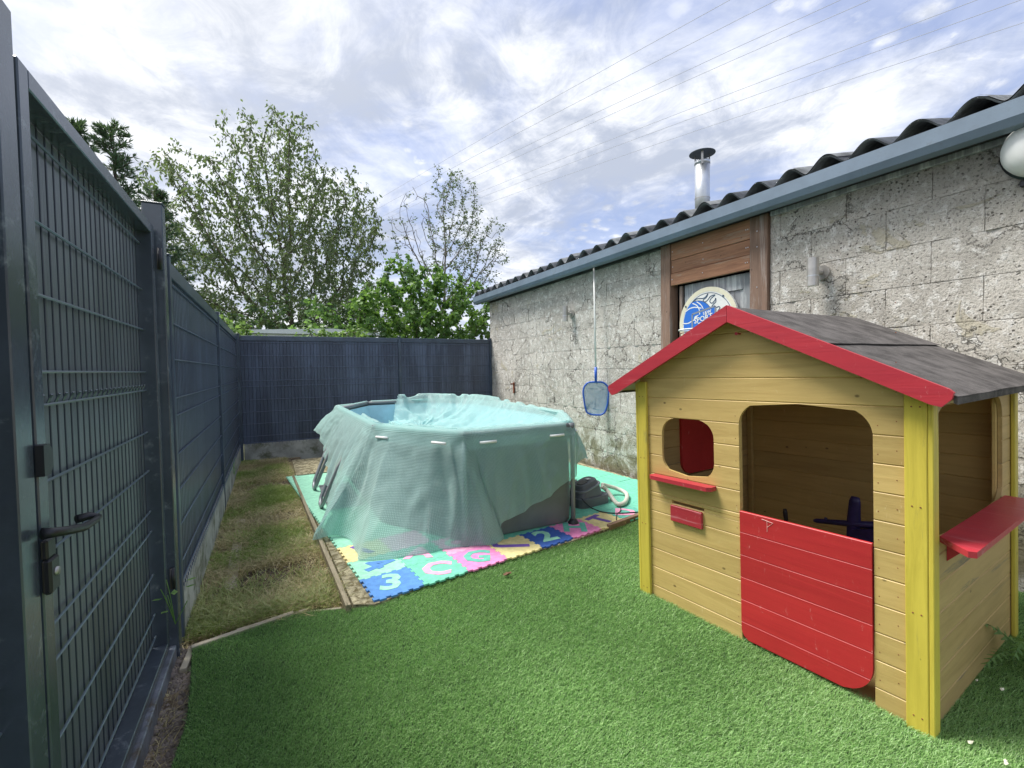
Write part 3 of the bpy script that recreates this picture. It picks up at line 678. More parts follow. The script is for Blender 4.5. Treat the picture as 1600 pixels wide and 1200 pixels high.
b = MB(); b.add([fx(a, c, -.0323) for a, c in XY((510, 740), (530, 700), (600, 680), (565, 715), (550, 750))], [(0, 1, 2, 3, 4)]); stroke(b, XY((580, 835), (680, 815)), .009, -.0323, False); b.build('swoosh', MT['white'], t)
b = MB()
ringp = [(-.03 - .20 + .17*math.cos(2*math.pi*k/28), -.05 + .17*math.sin(2*math.pi*k/28), -.045) for k in range(29)]
b.tube(ringp, .0075, 6, False); b.build('rim', MT['white'], t, True)
b = MB(); b.tube([(-.03, .0, -.1), (-.03, .0, -.2)], .01, 6); b.tube([(-.05, -.05, -.105), (-.03, -.05, -.2)], .008, 6); b.build('rim_bracket', MT['cream'], t)
b = MB(); b.tube([(p[0]*.94 - .014, p[1]*.94, -.075) for p in ringp], .004, 5, False); b.build('lower_ring', mat('tan_ring', (.45, .28, .18), .6), t, True)
b = MB()
for a, c in ((.19, .24), (-.27, .19)): b.tube([fx(a, c, -.028), fx(a, c, -.034)], .010, 8)
b.build('screw', MT['inkdark'], t)

# ------------------------------------------------------------------ skimmer net
sk0 = at(931, 590, 0, BX - .13)
t = thing('pool_skimmer', 'blue pool leaf skimmer net hanging by its white pole on the block wall', 'skimmer net', (sk0.x, sk0.y, 0))
pt_ = at(928, 418, 0, BX - .10) - Vector((sk0.x, sk0.y, 0)); zb = at(930.5, 575, 0, sk0.x).z
b = MB(); b.tube([pt_, (0, 0, zb)], .012, 10); b.build('pole', MT['white'], t, True)
b = MB(); zn = at(931, 597, 0, sk0.x).z; b.tube([(0, 0, zb + .01), (0, 0, zn - .01)], [.019, .017], 12); b.build('handle_socket', MT['blueplastic'], t, True)
az = math.atan2(CR.y, CR.x) - .18; dx, dy = math.cos(az), math.sin(az)
zb2 = at(931, 648, 0, sk0.x).z; hh = zn - zb2; wv = [(-.10, 0), (-.155, -.06), (-.17, -.13), (-.15, -.30), (-.125, -hh + .03), (-.06, -hh), (.06, -hh - .005), (.115, -hh + .03), (.15, -.30), (.17, -.13), (.15, -.05), (.09, 0), (-.10, 0)]
wv2 = []
for i in range(len(wv) - 1):
    for k in range(4): wv2.append((wv[i][0] + (wv[i+1][0]-wv[i][0])*k/4, wv[i][1] + (wv[i+1][1]-wv[i][1])*k/4))
sm_ = [((wv2[i-1][0] + wv2[i][0]*2 + wv2[(i+1) % len(wv2)][0])/4, (wv2[i-1][1] + wv2[i][1]*2 + wv2[(i+1) % len(wv2)][1])/4) for i in range(len(wv2))]
b = MB(); b.tube([(p[0]*dx, p[0]*dy, zn + p[1]) for p in sm_ + sm_[:1]], .0115, 8, False); b.build('net_frame', MT['blueplastic'], t, True)
def netmat():
    m = bpy.data.materials.new('fine_blue_net'); m.use_nodes = True; n = m.node_tree; b_ = n.nodes['Principled BSDF']; b_.inputs['Base Color'].default_value = (.16, .36, .55, 1); b_.inputs['Roughness'].default_value = .6
    b_.inputs['Alpha'].default_value = .62
    return m
b = MB(); vs = [(p[0]*dx, p[0]*dy, zn + p[1]) for p in sm_]; n_ = len(vs); cc = (.02, .03, zn - hh/2)
vs2 = [tuple(np.array(v)*.5 + np.array(cc)*.5 + np.array((.012, .02, 0))) for v in vs]
b.add(vs + vs2 + [cc], [(i, (i+1) % n_, n_ + (i+1) % n_, n_ + i) for i in range(n_)] + [(n_+i, n_ + (i+1) % n_, 2*n_) for i in range(n_)]); b.build('net', netmat(), t, True)

# ------------------------------------------------------------------ playhouse
ph = thing('wooden_playhouse', 'tan wooden playhouse with red half door, yellow corner posts and grey felt roof', 'playhouse')
ROT = Matrix(((.9961, -.0881, -.0105), (.0882, .996, .0132), (.0093, -.0141, .9999)))
ph.matrix_world = Matrix.Translation((2.1153, .7598, .018)) @ ROT.to_4x4()
WD, DP, PT, Z0 = 1.384, 1.187, .1127, 1.2156
rows = [Z0 + PT * k for k in range(4, -11, -1)] + [0.0]       # seams from the gable down
rows = [r for r in rows if r > -.001]
def rowsz():
    r = [Z0 + PT*k for k in range(5, -11, -1)]
    r = [max(q, .0) for q in r]
    if r[-1] > .0: r.append(0.0)
    return list(zip(r[1:], r[:-1]))
def inter_rr(z, y0, y1, z0, z1, r, corners=(1, 1)):       # half widths of a rounded opening at height z -> (ylo, yhi) or None
    if z <= z0 or z >= z1: return None
    d = 0
    if z > z1 - r: d = r - math.sqrt(max(0, r*r - (z - (z1 - r))**2))
    if corners[0] and z < z0 + r: d = r - math.sqrt(max(0, r*r - ((z0 + r) - z)**2))
    return (y0 + d, y1 - d)
def board(parent, fn, z0, z1, lo, hi, m, th=.016, g=.004):
    """one horizontal board; lo(z), hi(z) give its ends; fn(a, z, depth)"""
    zsamp = [(z0, 1), (z0 + g, 0)] + [(z0 + g + (z1 - z0 - 2*g) * k/6, 0) for k in range(1, 6)] + [(z1 - g, 0), (z1, 1)]
    P0 = []; P1 = []
    vs = []
    for z_, e in zsamp:
        a, c = lo(z_), hi(z_)
        if c < a: c = a
        for d_ in ((g if e else 0), th - (g if e else 0)):
            vs.append(fn(a, z_, d_)); vs.append(fn(c, z_, d_))
    F = []; n = len(zsamp)
    for i in range(n - 1):
        q = 4*i; r = q + 4
        F += [(q, q+1, r+1, r), (q+2, r+2, r+3, q+3), (q, r, r+2, q+2), (q+1, q+3, r+3, r+1)]
    F += [(0, 2, 3, 1), (4*(n-1), 4*(n-1)+1, 4*(n-1)+3, 4*(n-1)+2)]
    mb = MB(); mb.add(vs, F); return mb
def localize(mb, name, m, parent):      # object origin at the board's own centre
    c = Vector((sum(v[0] for v in mb.v), sum(v[1] for v in mb.v), sum(v[2] for v in mb.v))) / len(mb.v)
    mb.v = [tuple(Vector(v) - c) for v in mb.v]; o = mb.build(name, m, parent); o.location = c; return o
front = lambda a, z, d: Vector((.012 + d, a, z))
AY, AZ, SL = .7406, 1.683, .489
def groof(z): return (AZ - .045 - z) / SL             # half width of the gable under the roof at height z
DOOR = (.181, .738, -.02, 1.209, .115); WIN = (.876, 1.209, .787, 1.103, .095)
for (za, zb_) in rowsz():
    if za >= AZ - .05: continue
    zt = min(zb_, AZ - .06); segs = []
    def L0(z, k=.02): return max(k, AY - groof(z)) if z > 1.25 else k
    def R0(z): return min(WD - .02, AY + groof(z)) if z > 1.25 else WD - .02
    cuts = []
    mid_ = (za + zt) / 2
    if za < DOOR[3] - .01: cuts.append(DOOR)
    if za < WIN[3] - .01 and zt > WIN[2] + .01: cuts.append(WIN)
    bounds = [L0]
    for (c0, c1, cz0, cz1, r) in cuts:
        def lo_(z, c0=c0, c1=c1, cz0=cz0, cz1=cz1, r=r):
            q = inter_rr(z, c0, c1, cz0, cz1, r, (cz0 > 0,)); return q[0] if q else (c0 + c1) / 2 - .0005
        def hi_(z, c0=c0, c1=c1, cz0=cz0, cz1=cz1, r=r):
            q = inter_rr(z, c0, c1, cz0, cz1, r, (cz0 > 0,)); return q[1] if q else (c0 + c1) / 2 + .0005
        bounds += [lo_, hi_]
    bounds.append(R0)
    for k in range(0, len(bounds), 2):
        lo, hi = bounds[k], bounds[k+1]
        if abs(za - (Z0 - 6*PT)) < .01 and k + 2 == len(bounds):     # the row with the letter slot
            mb = board(ph, front, za, .612, lo, hi, None); mb2 = board(ph, front, .628, zt, lo, hi, None)
            mb.add(mb2.v, mb2.f)
            for q0, q1 in ((hi(za) * 0 + lo(.62), .940), (1.148, hi(.62))): mb.box((.012, q0, .6115), (.0275, q1, .6285))
        else: mb = board(ph, front, za, zt, lo, hi, None)
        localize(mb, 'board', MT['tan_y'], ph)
side = lambda a, z, d: Vector((a, .012 + d, z))
sidef = lambda a, z, d: Vector((a, WD - .012 - d, z))
back = lambda a, z, d: Vector((DP - .012 - d, a, z))
SW = (.085, 1.0, .70, 1.213, .10)
top_wall = Z0 + PT * .62
for (za, zb_) in rowsz():
    if za >= top_wall: continue
    zt = min(zb_, top_wall)
    c0, c1, cz0, cz1, r = SW
    lo_ = lambda z: (inter_rr(z, c0, c1, cz0, cz1, r) or ((c0 + c1)/2 - .0005,))[0]
    hi_ = lambda z: (inter_rr(z, c0, c1, cz0, cz1, r) or (0, (c0 + c1)/2 + .0005))[1]
    if za < cz1 - .01 and zt > cz0 + .01:
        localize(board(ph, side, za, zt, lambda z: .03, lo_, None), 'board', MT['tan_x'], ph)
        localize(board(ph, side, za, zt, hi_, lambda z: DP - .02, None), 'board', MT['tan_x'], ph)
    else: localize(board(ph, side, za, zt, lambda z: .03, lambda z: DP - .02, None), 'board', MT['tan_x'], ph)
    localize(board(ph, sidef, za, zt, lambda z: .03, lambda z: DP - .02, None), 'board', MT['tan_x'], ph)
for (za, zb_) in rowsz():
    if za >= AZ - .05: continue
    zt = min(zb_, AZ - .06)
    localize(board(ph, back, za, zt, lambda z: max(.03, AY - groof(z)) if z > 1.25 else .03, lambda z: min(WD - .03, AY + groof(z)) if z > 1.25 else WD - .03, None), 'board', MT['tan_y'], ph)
# corner posts: a front board and a side board each, inner batten
for (yy, sy) in ((0, 1), (WD, -1)):
    for (xx, sx) in ((0, 1), (DP, -1)):
        bx = lambda a0, a1: tuple(sorted((a0, a1)))
        def cb_(x0, x1, y0, y1, z1_, nm='corner_post'):
            xs, ys_ = bx(xx + sx*x0, xx + sx*x1), bx(yy + sy*y0, yy + sy*y1)
            mb = MB(); mb.cbox((xs[0], ys_[0], -.02), (xs[1], ys_[1], z1_), .003); localize(mb, nm, MT['yellow'], ph)
        cb_(-.006, .0115, .0105, .078, 1.295 if sy > 0 else 1.31)
        cb_(-.004, .05, -.007, .0100, 1.28 if sy > 0 else 1.30)
        mb = MB(); xs = bx(xx + sx*.032, xx + sx*.065); ys_ = bx(yy + sy*.032, yy + sy*.065); mb.cbox((xs[0], ys_[0], 0), (xs[1], ys_[1], 1.27), .003); localize(mb, 'inner_batten', MT['tan_y'], ph)
# inner frames round door
for y_ in (.142, .742):
    mb = MB(); mb.cbox((.030, y_, .0), (.048, y_ + .034, 1.21), .002); localize(mb, 'inner_batten', MT['tan_y'], ph)
for xa in (.05, .985):
    mb = MB(); mb.cbox((xa, .030, .1), (xa + .03, .046, 1.25), .002); localize(mb, 'inner_batten', MT['tan_y'], ph)
nb_ = MB()
for k in range(-10, 4):
    zc = Z0 + PT*(k + .5)
    if zc < .05: continue
    for yy in (.105, 1.30): nb_.tube([(.0125, yy, zc), (.0112, yy, zc)], .0022, 6)
    if zc < 1.2:
        for yy in (.165, .755): nb_.tube([(.0125, yy, zc - .02), (.0112, yy, zc - .02)], .0022, 6)
for yy in (.03, .055, 1.33, 1.355):
    for zc in (.06, .45, .85, 1.22): nb_.tube([(-.0055, yy, zc), (-.0072, yy, zc)], .003, 6)
tag(nb_.build('nail_heads', MT['rust'], ph), kind='stuff')
# half door: red planks
dz = [.028, .112, .225, .338, .450, .563, .668]
hd = bpy.data.objects.new('half_door', None); C.objects.link(hd); hd.parent = ph
dfn = lambda a, z, d: Vector((.004 + d, a, z))
for za, zb_ in zip(dz[:-1], dz[1:]):
    def dlo(z):
        r = .13
        return .186 + (r - math.sqrt(max(0, r*r - max(0, .028 + r - z)**2)) if z < .028 + r else 0)
    def dhi(z):
        r = .05
        return .736 - (r - math.sqrt(max(0, r*r - max(0, .028 + r - z)**2)) if z < .028 + r else 0)
    mb = board(ph, dfn, za, zb_, dlo, dhi, None, th=.018, g=.0022); localize(mb, 'plank', MT['redw'], hd)
mb = MB(); mb.cbox((.0225, .21, .1), (.036, .26, .64), .002); mb.cbox((.0225, .64, .1), (.036, .69, .64), .002); mb.build('brace', MT['redw'], hd)
b = MB(); b.tube([(.0035, .60, .60), (.0035, .60, .655)], .0012, 4); b.tube([(.0035, .625, .655), (.0035, .572, .648), (.0035, .60, .622)], .0012, 4); b.build('scratch_mark', mat('pale_scratch', (.8, .45, .42), .6), hd)
# shelf, letter flap, side counter
mb = MB(); poly = [(.0, .866), (-.045, .866), (-.06, .885), (-.06, 1.248), (-.045, 1.267), (.0, 1.267)]
mb.prism(poly, lambda a, c, q: Vector((a + .011, c, q)), .742, .764); localize(mb, 'shelf', MT['redp'], ph)
mb = MB(); mb.cbox((-.006, .946, .517), (.011, 1.148, .607), .003); localize(mb, 'letter_flap', MT['redp'], ph)
mb = MB(); poly = [(.095, .004), (-.012, -.098), (.0, -.118), (.93, -.118), (.99, -.09), (1.0, .004)]
mb.prism(poly, lambda a, c, q: Vector((a, c, q)), .708, .730); o = localize(mb, 'counter', MT['redp'], ph)
for xx in (.2, .8):
    mb = MB(); mb.prism([(0, 0), (-.09, 0), (0, -.1)], lambda a, c, q: Vector((q, a + .011, c + .707)), xx, xx + .018); localize(mb, 'counter_bracket', MT['redp'], ph)
# red closed shutter on the far side wall, seen through the round window
mb = MB(); mb.prism(rrect(.36, .69, .92, 1.19, .09), lambda a, c, q: Vector((a, q, c)), WD - .045, WD - .0285); localize(mb, 'shutter', MT['redw'], ph)
mb = MB(); mb.prism(rrect(.34, .66, .94, .684, .0), lambda a, c, q: Vector((a, q, c)), WD - .055, WD - .0285); localize(mb, 'shutter_ledge', MT['tan_x'], ph)
# roof
for s_ in (-1, 1):
    Lr = .81
    ya, yb_ = AY, AY + s_ * Lr
    def rp(x_, k, up): return Vector((x_, AY + s_ * k, AZ - SL * k - .012 + up))
    # roof boards (underside) and felt sheets
    nb = 8
    for k in range(nb):
        k0, k1 = Lr * k/nb + .002, Lr * (k+1)/nb - .001
        mb = MB(); vs = [rp(x_, kk, u_) for x_ in (-.045, 1.35) for kk in (k0, k1) for u_ in (-.026, -.010)]
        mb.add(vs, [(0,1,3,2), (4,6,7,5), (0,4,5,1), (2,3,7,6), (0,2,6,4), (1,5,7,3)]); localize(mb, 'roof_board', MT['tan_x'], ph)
    for (k0, k1, u_) in ((-.004 if s_ < 0 else .002, .41, .003), (.37, Lr + .012, -.006)):
        nx = 24; nk = 8; V = []
        for layer in (0, -.0035):
            for i in range(nx + 1):
                for j in range(nk + 1):
                    kk = k0 + (k1 - k0) * j/nk; xx = -.048 + 1.406 * i/nx
                    V.append(rp(xx, kk, u_ + layer + (.0035 * mnoise.noise(Vector((xx*5, kk*7, s_*3.1 + k0))) if layer == 0 else 0)))
        F = []; o_ = (nx+1)*(nk+1)
        for i in range(nx):
            for j in range(nk):
                q = i*(nk+1)+j; F += [(q, q+1, q+nk+2, q+nk+1), (o_+q, o_+q+nk+1, o_+q+nk+2, o_+q+1)]
        for i in range(nx):
            for j in (0, nk): q = i*(nk+1)+j; F.append((q, q+nk+1, o_+q+nk+1, o_+q))
        for j in range(nk):
            for i in (0, nx): q = i*(nk+1)+j; F.append((q, q+1, o_+q+1, o_+q))
        mb = MB(); mb.add(V, F); localize(mb, 'felt_sheet', MT['felt'], ph)
    # eave edge, dark
    mb = MB(); kk = Lr + .002; vs = [rp(x_, k_, u_) for x_ in (-.045, 1.352) for k_ in (kk, kk + .010) for u_ in (-.034, -.011)]
    mb.add(vs, [(0,1,3,2), (4,6,7,5), (0,4,5,1), (2,3,7,6), (0,2,6,4), (1,5,7,3)]); localize(mb, 'eave_edge', MT['felt'], ph)
    # barge board with cut, rounded lower end
    hb = .072; ke = .806
    poly = [(0.001, 0), (ke, -SL*ke), (ke + .012, -SL*ke - .012), (ke + .006, -SL*ke - .035), (ke - .02, -SL*ke - .062), (ke - .05, -SL*(ke - .05) - hb*1.10), (.001, -hb*1.12)]
    for (xf, xb_) in ((-.068, -.050), (1.354, 1.368)):
        mb = MB(); mb.prism(poly, lambda a, c, q: Vector((q, AY + s_*a, AZ + c - (.03 if xf > 1 else 0))), xf, xb_); localize(mb, 'barge_board', MT['redp'], ph)
mb = MB(); mb.tube([(.011, AY - .02, 1.545), (-.02, AY - .02, 1.545)], .004, 6); mb.tube([(-.02, AY - .02, 1.545), (-.024, AY - .02, 1.545)], .008, 8); localize(mb, 'peg', MT['redp'], ph)
mb = MB(); mb.box((.03, .03, -.015), (DP - .03, WD - .03, .012)); localize(mb, 'floor', MT['tan_x'], ph)
# toys inside
PM = ph.matrix_world.copy()
def put(o, l, rz_=0): o.matrix_world = PM @ Matrix.Translation(l) @ Matrix.Rotation(rz_, 4, 'Z')
t = thing('plastic_toy_chair', 'dark navy plastic toy with an upright post and long sloping arm inside the playhouse', 'toy'); put(t, (.75, .45, .008))
b = MB(); b.tube([(0, .09, .0), (0, .085, .50), (.0, .078, .62), (0, .075, .645)], [.036, .034, .028, .02], 10, flat=.6); b.build('upright', MT['navy'], t, True)
b = MB(); b.tube([(0, .285, .462), (0, .27, .465), (0, .1, .492), (0, -.12, .535)], [.010, .016, .021, .026], 10, flat=.8); b.tube([(0, .225, .47), (0, .222, .495)], .008, 6); b.build('arm', MT['navy'], t, True)
b = MB(); b.prism([(-.16, 0), (-.1, .46), (-.02, .5), (.08, .47), (.06, .38), (.085, .0)], lambda a, c, q: Vector((q, a, c)), -.03, .03); b.build('body', MT['navy'], t)
for a in (-.16, .05):
    b = MB(); b.tube([(-.12, a, .01), (.0, a, .03), (.12, a, .01)], .014, 8); b.build('foot', MT['navy'], t, True)
t = thing('toy_handle', 'short black knobbed stick just above the red half door inside the playhouse', 'toy'); put(t, (.75, .893, .008))
b = MB(); b.tube([(0, 0, 0), (0, 0, .43), (0, .004, .47), (0, .006, .492)], [.012, .012, .014, .010], 8); b.build('stick', MT['black'], t, True)
b = MB(); b.cbox((-.07, -.07, 0), (.07, .07, .02), .004); b.build('foot', MT['black'], t)

# ------------------------------------------------------------------ pool platform, boards, mat
b = MB(); pl = [(.262, 6.62), (.392, 2.80), (.50, 2.74), (.857, 2.84), (1.469, 2.93), (2.077, 2.985), (2.96, 3.15), (3.9, 3.26), (3.9, 7.9), (.30, 7.9)]
pl = [(.262, 7.9)] + pl[0:8] + [(3.9, 7.9)]
b.prism(pl, lambda a, c, q: Vector((a, c, q)), -.1, .036); tag(b.build('pool_platform', MT['deck']), kind='structure')
pk = thing('edging_boards', 'long weathered timber board edging the left side of the pool platform', 'edging board')
a0, a1 = Vector((.372, 2.755, 0)), Vector((.240, 6.62, 0)); dd = (a1 - a0).normalized(); nn = Vector((-dd.y, dd.x, 0))
for k, (s0, s1, h0) in enumerate(((0, 1.93, .062), (1.94, 3.86, .058))):
    P4 = [a0 + dd*s0, a0 + dd*s1, a0 + dd*s1 + nn*.028, a0 + dd*s0 + nn*.028]
    b = MB(); b.prism([(p.x, p.y) for p in P4], lambda a, c, q: Vector((a, c, q)), -.12, h0); localize(b, 'board', MT['kerbwood'], pk)
b = MB(); b.cbox((.27, 6.60, -.1), (.9, 6.635, .06), .003); localize(b, 'board', MT['kerbwood'], pk)
# pale edging pieces along the turf
et = thing('turf_edging', 'pale thin timber strips edging the turf beside the weeds', 'edging')
for (p, q, w, z_) in (((-.392, 2.775), (.08, 2.895), .030, .032), ((-.20, 2.86), (.16, 2.915), .022, .022), ((.06, 2.905), (.33, 2.83), .02, .02), ((-.405, 2.62), (-.392, 2.80), .03, .012)):
    p = Vector((*p, 0)); q = Vector((*q, 0)); d_ = (q - p); L_ = d_.length
    b = MB(); b.cbox((0, -w/2, -.06), (L_, w/2, 0), .003); o = b.build('strip', MT['timber'], et); o.location = (p.x, p.y, z_); o.rotation_euler = (0, 0, math.atan2(d_.y, d_.x))
b = MB(); b.cbox((0, -.02, -.06), (.62, .02, .0), .003); o = tag(b.build('edging_timber', mat('brown_edging', (.24, .15, .1), .85, 0, .5, 40, .3)), 'short brown timber between the foam mat and the turf beside the playhouse', 'edging'); o.location = (2.50, 3.068, .068); o.rotation_euler = (0, 0, .22)
b = MB(); b.cbox((0, -.035, -.03), (1.6, .035, .012), .003); o = tag(b.build('old_plank', MT['timber']), 'half buried grey plank lying in the weeds along the fence', 'plank'); o.location = (-.27, 3.45, 0); o.rotation_euler = (0, 0, rad(90.5))

def mp(u, v): return (.50 + .320*u - .030*v, 2.762 + .050*u + .322*v)
mt_ = thing('foam_play_mat', 'interlocking foam alphabet mat in blue, mint, pink and yellow under the pool', 'play mat')
def edge(p, q, n, out, depth=.045, flat=False):
    """jigsaw edge between two tile corners in tile units; out = tooth direction"""
    pts = []; d_ = (q[0]-p[0], q[1]-p[1]); nm = (d_[1], -d_[0])
    for i in range(n):
        s0, s1 = i/n, (i+1)/n
        if i % 2 == 0: sg = 0
        else: sg = depth
        f = .012 if sg else 0
        pts.append((p[0] + d_[0]*(s0 - f) + nm[0]*sg*out, p[1] + d_[1]*(s0 - f) + nm[1]*sg*out)); pts.append((p[0] + d_[0]*(s1 + f) + nm[0]*sg*out, p[1] + d_[1]*(s1 + f) + nm[1]*sg*out))
    return pts
def tile(i, j, col, letter=None, lcol=None, rot=0, lab=None, big=1, size=.235, w=1, h=1):
    g = .004
    nw, nh = int(9*w), int(9*h); P = edge((i+g, j+g), (i+w-g, j+g), nw, 1) + edge((i+w-g, j+g), (i+w-g, j+h-g), nh, 1) + edge((i+w-g, j+h-g), (i+g, j+h-g), nw, -1) + edge((i+g, j+h-g), (i+g, j+g), nh, -1)
    mb = MB(); mb.prism([mp(*p) for p in P], lambda a, c, q: Vector((a, c, q)), .0365, .048)
    o = localize(mb, 'foam_tile', FO[col], mt_)
    if lab: o['label'] = lab
    if letter:
        c = mp(i + w/2, j + h/2)
        lo = text(letter, size, (0, 0, 0), (0, 0, rad(rot)), FO[lcol], None, ext=.0012, name='letter', bold=.010)
        lo.parent = o; lo.location = Vector((c[0], c[1], .0492)) - o.location
    return o
tile(0, 0, 'blue', '3', 'mint', -15, 'blue foam tile with a mint 3', size=.30)
tile(1, 0, 'green', 'C', 'lpink', -22, 'green foam tile with a pink C', size=.29)
tile(2, 0, 'pink', 'G', 'teal', -25, 'pink foam tile with a green G', size=.28)
tile(3, 0, 'yellow', 'J', 'purple', -115, 'yellow foam tile with a purple J', size=.30)
tile(4, 0, 'dblue', '2', 'mint', 0, 'dark blue foam tile with a mint 2', size=.31)
tile(5, 0, 'pink', 'H', 'teal', -30, 'pink foam tile with a green H', size=.30)
tile(6, 0, 'yellow', 'T', 'purple', 20, 'yellow foam tile with a purple T', size=.28)
tile(7, 0, 'teal', 'D', 'lpink', -40, 'green foam tile with a pink letter', size=.27)
tile(0, 1, 'mint', '4', 'blue', -65, 'mint foam tile with a blue 4', size=.30)
tile(1, 1, 'green', 'A', 'lpink', -20, size=.28)
tile(2, 1, 'lpink', 'O', 'mint', 0)
tile(0, 2, 'yellow', '1', 'purple', 30, 'yellow foam tile with a purple 1', size=.30)
for i in range(3, 10): tile(i, 1, 'green')
for i in range(1, 3): tile(i, 2, ('lpink', 'green')[i-1])
for i in range(8, 10): tile(i, 0, 'green')
for j in range(3, 12):
    tile(0, j, 'mint')
for j in range(0, 4):
    for i in (() if j < 2 else range(3, 10)): tile(i, j, 'green')
    tile(10, j, 'green', w=.72)
b = MB(); b.prism([mp(1.0, 3.0), mp(3.0, 3.0), mp(3.0, 12), mp(1.0, 12)], lambda a, c, q: Vector((a, c, q)), .0365, .046); localize(b, 'foam_sheet', FO['mint'], mt_)
b = MB(); b.prism([mp(3.0, 4.0), mp(10.8, 4.0), mp(10.8, 12), mp(3.0, 12)], lambda a, c, q: Vector((a, c, q)), .0365, .046); localize(b, 'foam_sheet', FO['green'], mt_)

# ------------------------------------------------------------------ pool
pool = thing('oval_frame_pool', 'grey oval frame pool standing on the foam mat under a clear cover', 'pool')
ZR = .895; PCX, PR = 1.80, .99; YN, YF = 4.17, 6.50; nseg = 3
def facet(a): return math.cos(rad(90/nseg)) / math.cos(rad((a % (180/nseg)) - 90/nseg))
def rim_pt(a, r=PR, z=ZR):      # a in degrees; 180..360 near end, 0..180 far end; the ends are made of straight tubes
    cyy = YN if a % 360 > 180 else YF; r = r * facet(a)
    return Vector((PCX + r*math.cos(rad(a)), cyy + r*math.sin(rad(a)), z))
def oval(r, z, n=18):
    P = [Vector((PCX - r, YF, z))] + [Vector((PCX - r, YF + (YN - YF)*k/4, z)) for k in range(1, 4)]
    P += [Vector((PCX + r*math.cos(rad(180 + 180*k/n)), YN + r*math.sin(rad(180 + 180*k/n)), z)) for k in range(n + 1)]
    P += [Vector((PCX + r, YN + (YF - YN)*k/4, z)) for k in range(1, 4)]
    P += [Vector((PCX + r*math.cos(rad(180*k/n)), YF + r*math.sin(rad(180*k/n)), z)) for k in range(n)]
    return P
rimc = [rim_pt(180.0001 + 179.9998*k/nseg) for k in range(nseg + 1)] + [rim_pt(180*k/nseg) for k in range(nseg + 1)]
def ovloop(r, z):              # faceted like the tubes of the frame, corners softened
    c = [Vector((PCX + r*math.cos(rad(180 + 180*k/nseg)), YN + r*math.sin(rad(180 + 180*k/nseg)), z)) for k in range(nseg + 1)]
    c += [Vector((PCX + r*math.cos(rad(180*k/nseg)), YF + r*math.sin(rad(180*k/nseg)), z)) for k in range(nseg + 1)]
    out = []
    for i, p in enumerate(c):
        q = c[(i+1) % len(c)]; pr = c[i-1]
        e0 = p + (pr - p).normalized()*.05; e1 = p + (q - p).normalized()*.05
        out += [e0, (e0 + p*2 + e1)/4, e1]
        L_ = (q - p).length; m_ = max(2, int((L_ / r * PR if abs(p.y - q.y) < 2 else L_)/.12 + .001))
        for k in range(1, m_): out.append(e1.lerp(q + (p - q).normalized()*.05, k/m_))
    return out
# outer liner, slightly bulging
lv = []; prof_ = [(PR + k_, z_) for k_, z_ in ((-.035, .052), (-.02, .075), (-.01, .3), (-.02, .6), (-.03, .80), (-.005, ZR - .03))]
loops = [ovloop(r, z) for r, z in prof_]; n_ = len(loops[0]); b = MB()
b.add([v for L_ in loops for v in L_], [(i*n_+k, i*n_+(k+1) % n_, (i+1)*n_+(k+1) % n_, (i+1)*n_+k) for i in range(len(loops)-1) for k in range(n_)]); b.build('outer_liner', MT['poolgrey'], pool, True)
loops = [ovloop(PR - .05, ZR - .03), ovloop(PR - .07, .45), ovloop(PR - .09, .07)]; b = MB()
b.add([v for L_ in loops for v in L_], [(i*n_+k, i*n_+(k+1) % n_, (i+1)*n_+(k+1) % n_, (i+1)*n_+k) for i in range(2) for k in range(n_)] + [tuple(range(2*n_, 3*n_))]); b.build('inner_liner', MT['poolblue'], pool, True)
b = MB(); b.add([Vector((p.x, p.y, .50)) for p in ovloop(PR - .075, .5)], [tuple(range(n_))]); b.build('water', MT['water'], pool)
# darker sleeve band under the rim, hooked clips, rim tubes
b = MB(); L0_ = ovloop(PR + .008, ZR - .025); L1_ = ovloop(PR - .012, ZR - .12); b.add(L0_ + L1_, [(k, (k+1) % n_, n_+(k+1) % n_, n_+k) for k in range(n_)]); b.build('rim_sleeve', mat('light_sleeve', (.42, .52, .53), .5), pool, True)
for i in range(len(rimc)):
    p, q = rimc[i], rimc[(i+1) % len(rimc)]
    if (p - q).length < .01: continue
    b = MB(); b.tube([p.lerp(q, .03), p.lerp(q, .97)], .030, 10); b.build('rim_tube', MT['rimhighlight' if (p.x + q.x)/2 < PCX - .3 and p.y < 6.6 else 'poolgrey'], pool, True)  # painted light: near-left tubes pale as highlight, the others dark as shading
    for s0 in ((.18, .82) if (p - q).length < 1.2 else (.08, .36, .64, .92)):
        c0 = p.lerp(q, s0); d_ = (q - p).normalized(); n2 = Vector((d_.y, -d_.x, 0)); c0 = c0 + n2*(.09 if (p.x + q.x)/2 < 1.3 and min(p.y, q.y) < 3.5 else .056) + Vector((0, 0, -.062))
        b = MB(); b.tube([c0 - d_*.07, c0 + d_*.07], .011, 8, True, 1.0); b.build('clip', MT['white'], pool, True)
for i, p in enumerate(rimc):
    b = MB(); b.tube([p + Vector((0, 0, -.04)), p + Vector((0, 0, .026))], .032, 10); b.build('corner_joint', MT['poolgrey'], pool, True)
# end legs, vertical with foot pads
for k in range(1, nseg):
    for a in (180 + 180*k/nseg, 180*k/nseg):
        p = rim_pt(a, PR + .014)
        b = MB(); b.tube([(p.x, p.y, .075), (p.x, p.y, ZR - .03)], .020, 10); lg = b.build('leg', MT['tubegrey'], pool, True)
        b = MB(); b.tube([(p.x, p.y, .047), (p.x, p.y, .056), (p.x, p.y, .085)], [.05, .046, .026], 14); b.build('foot_pad', MT['black'], lg, True)
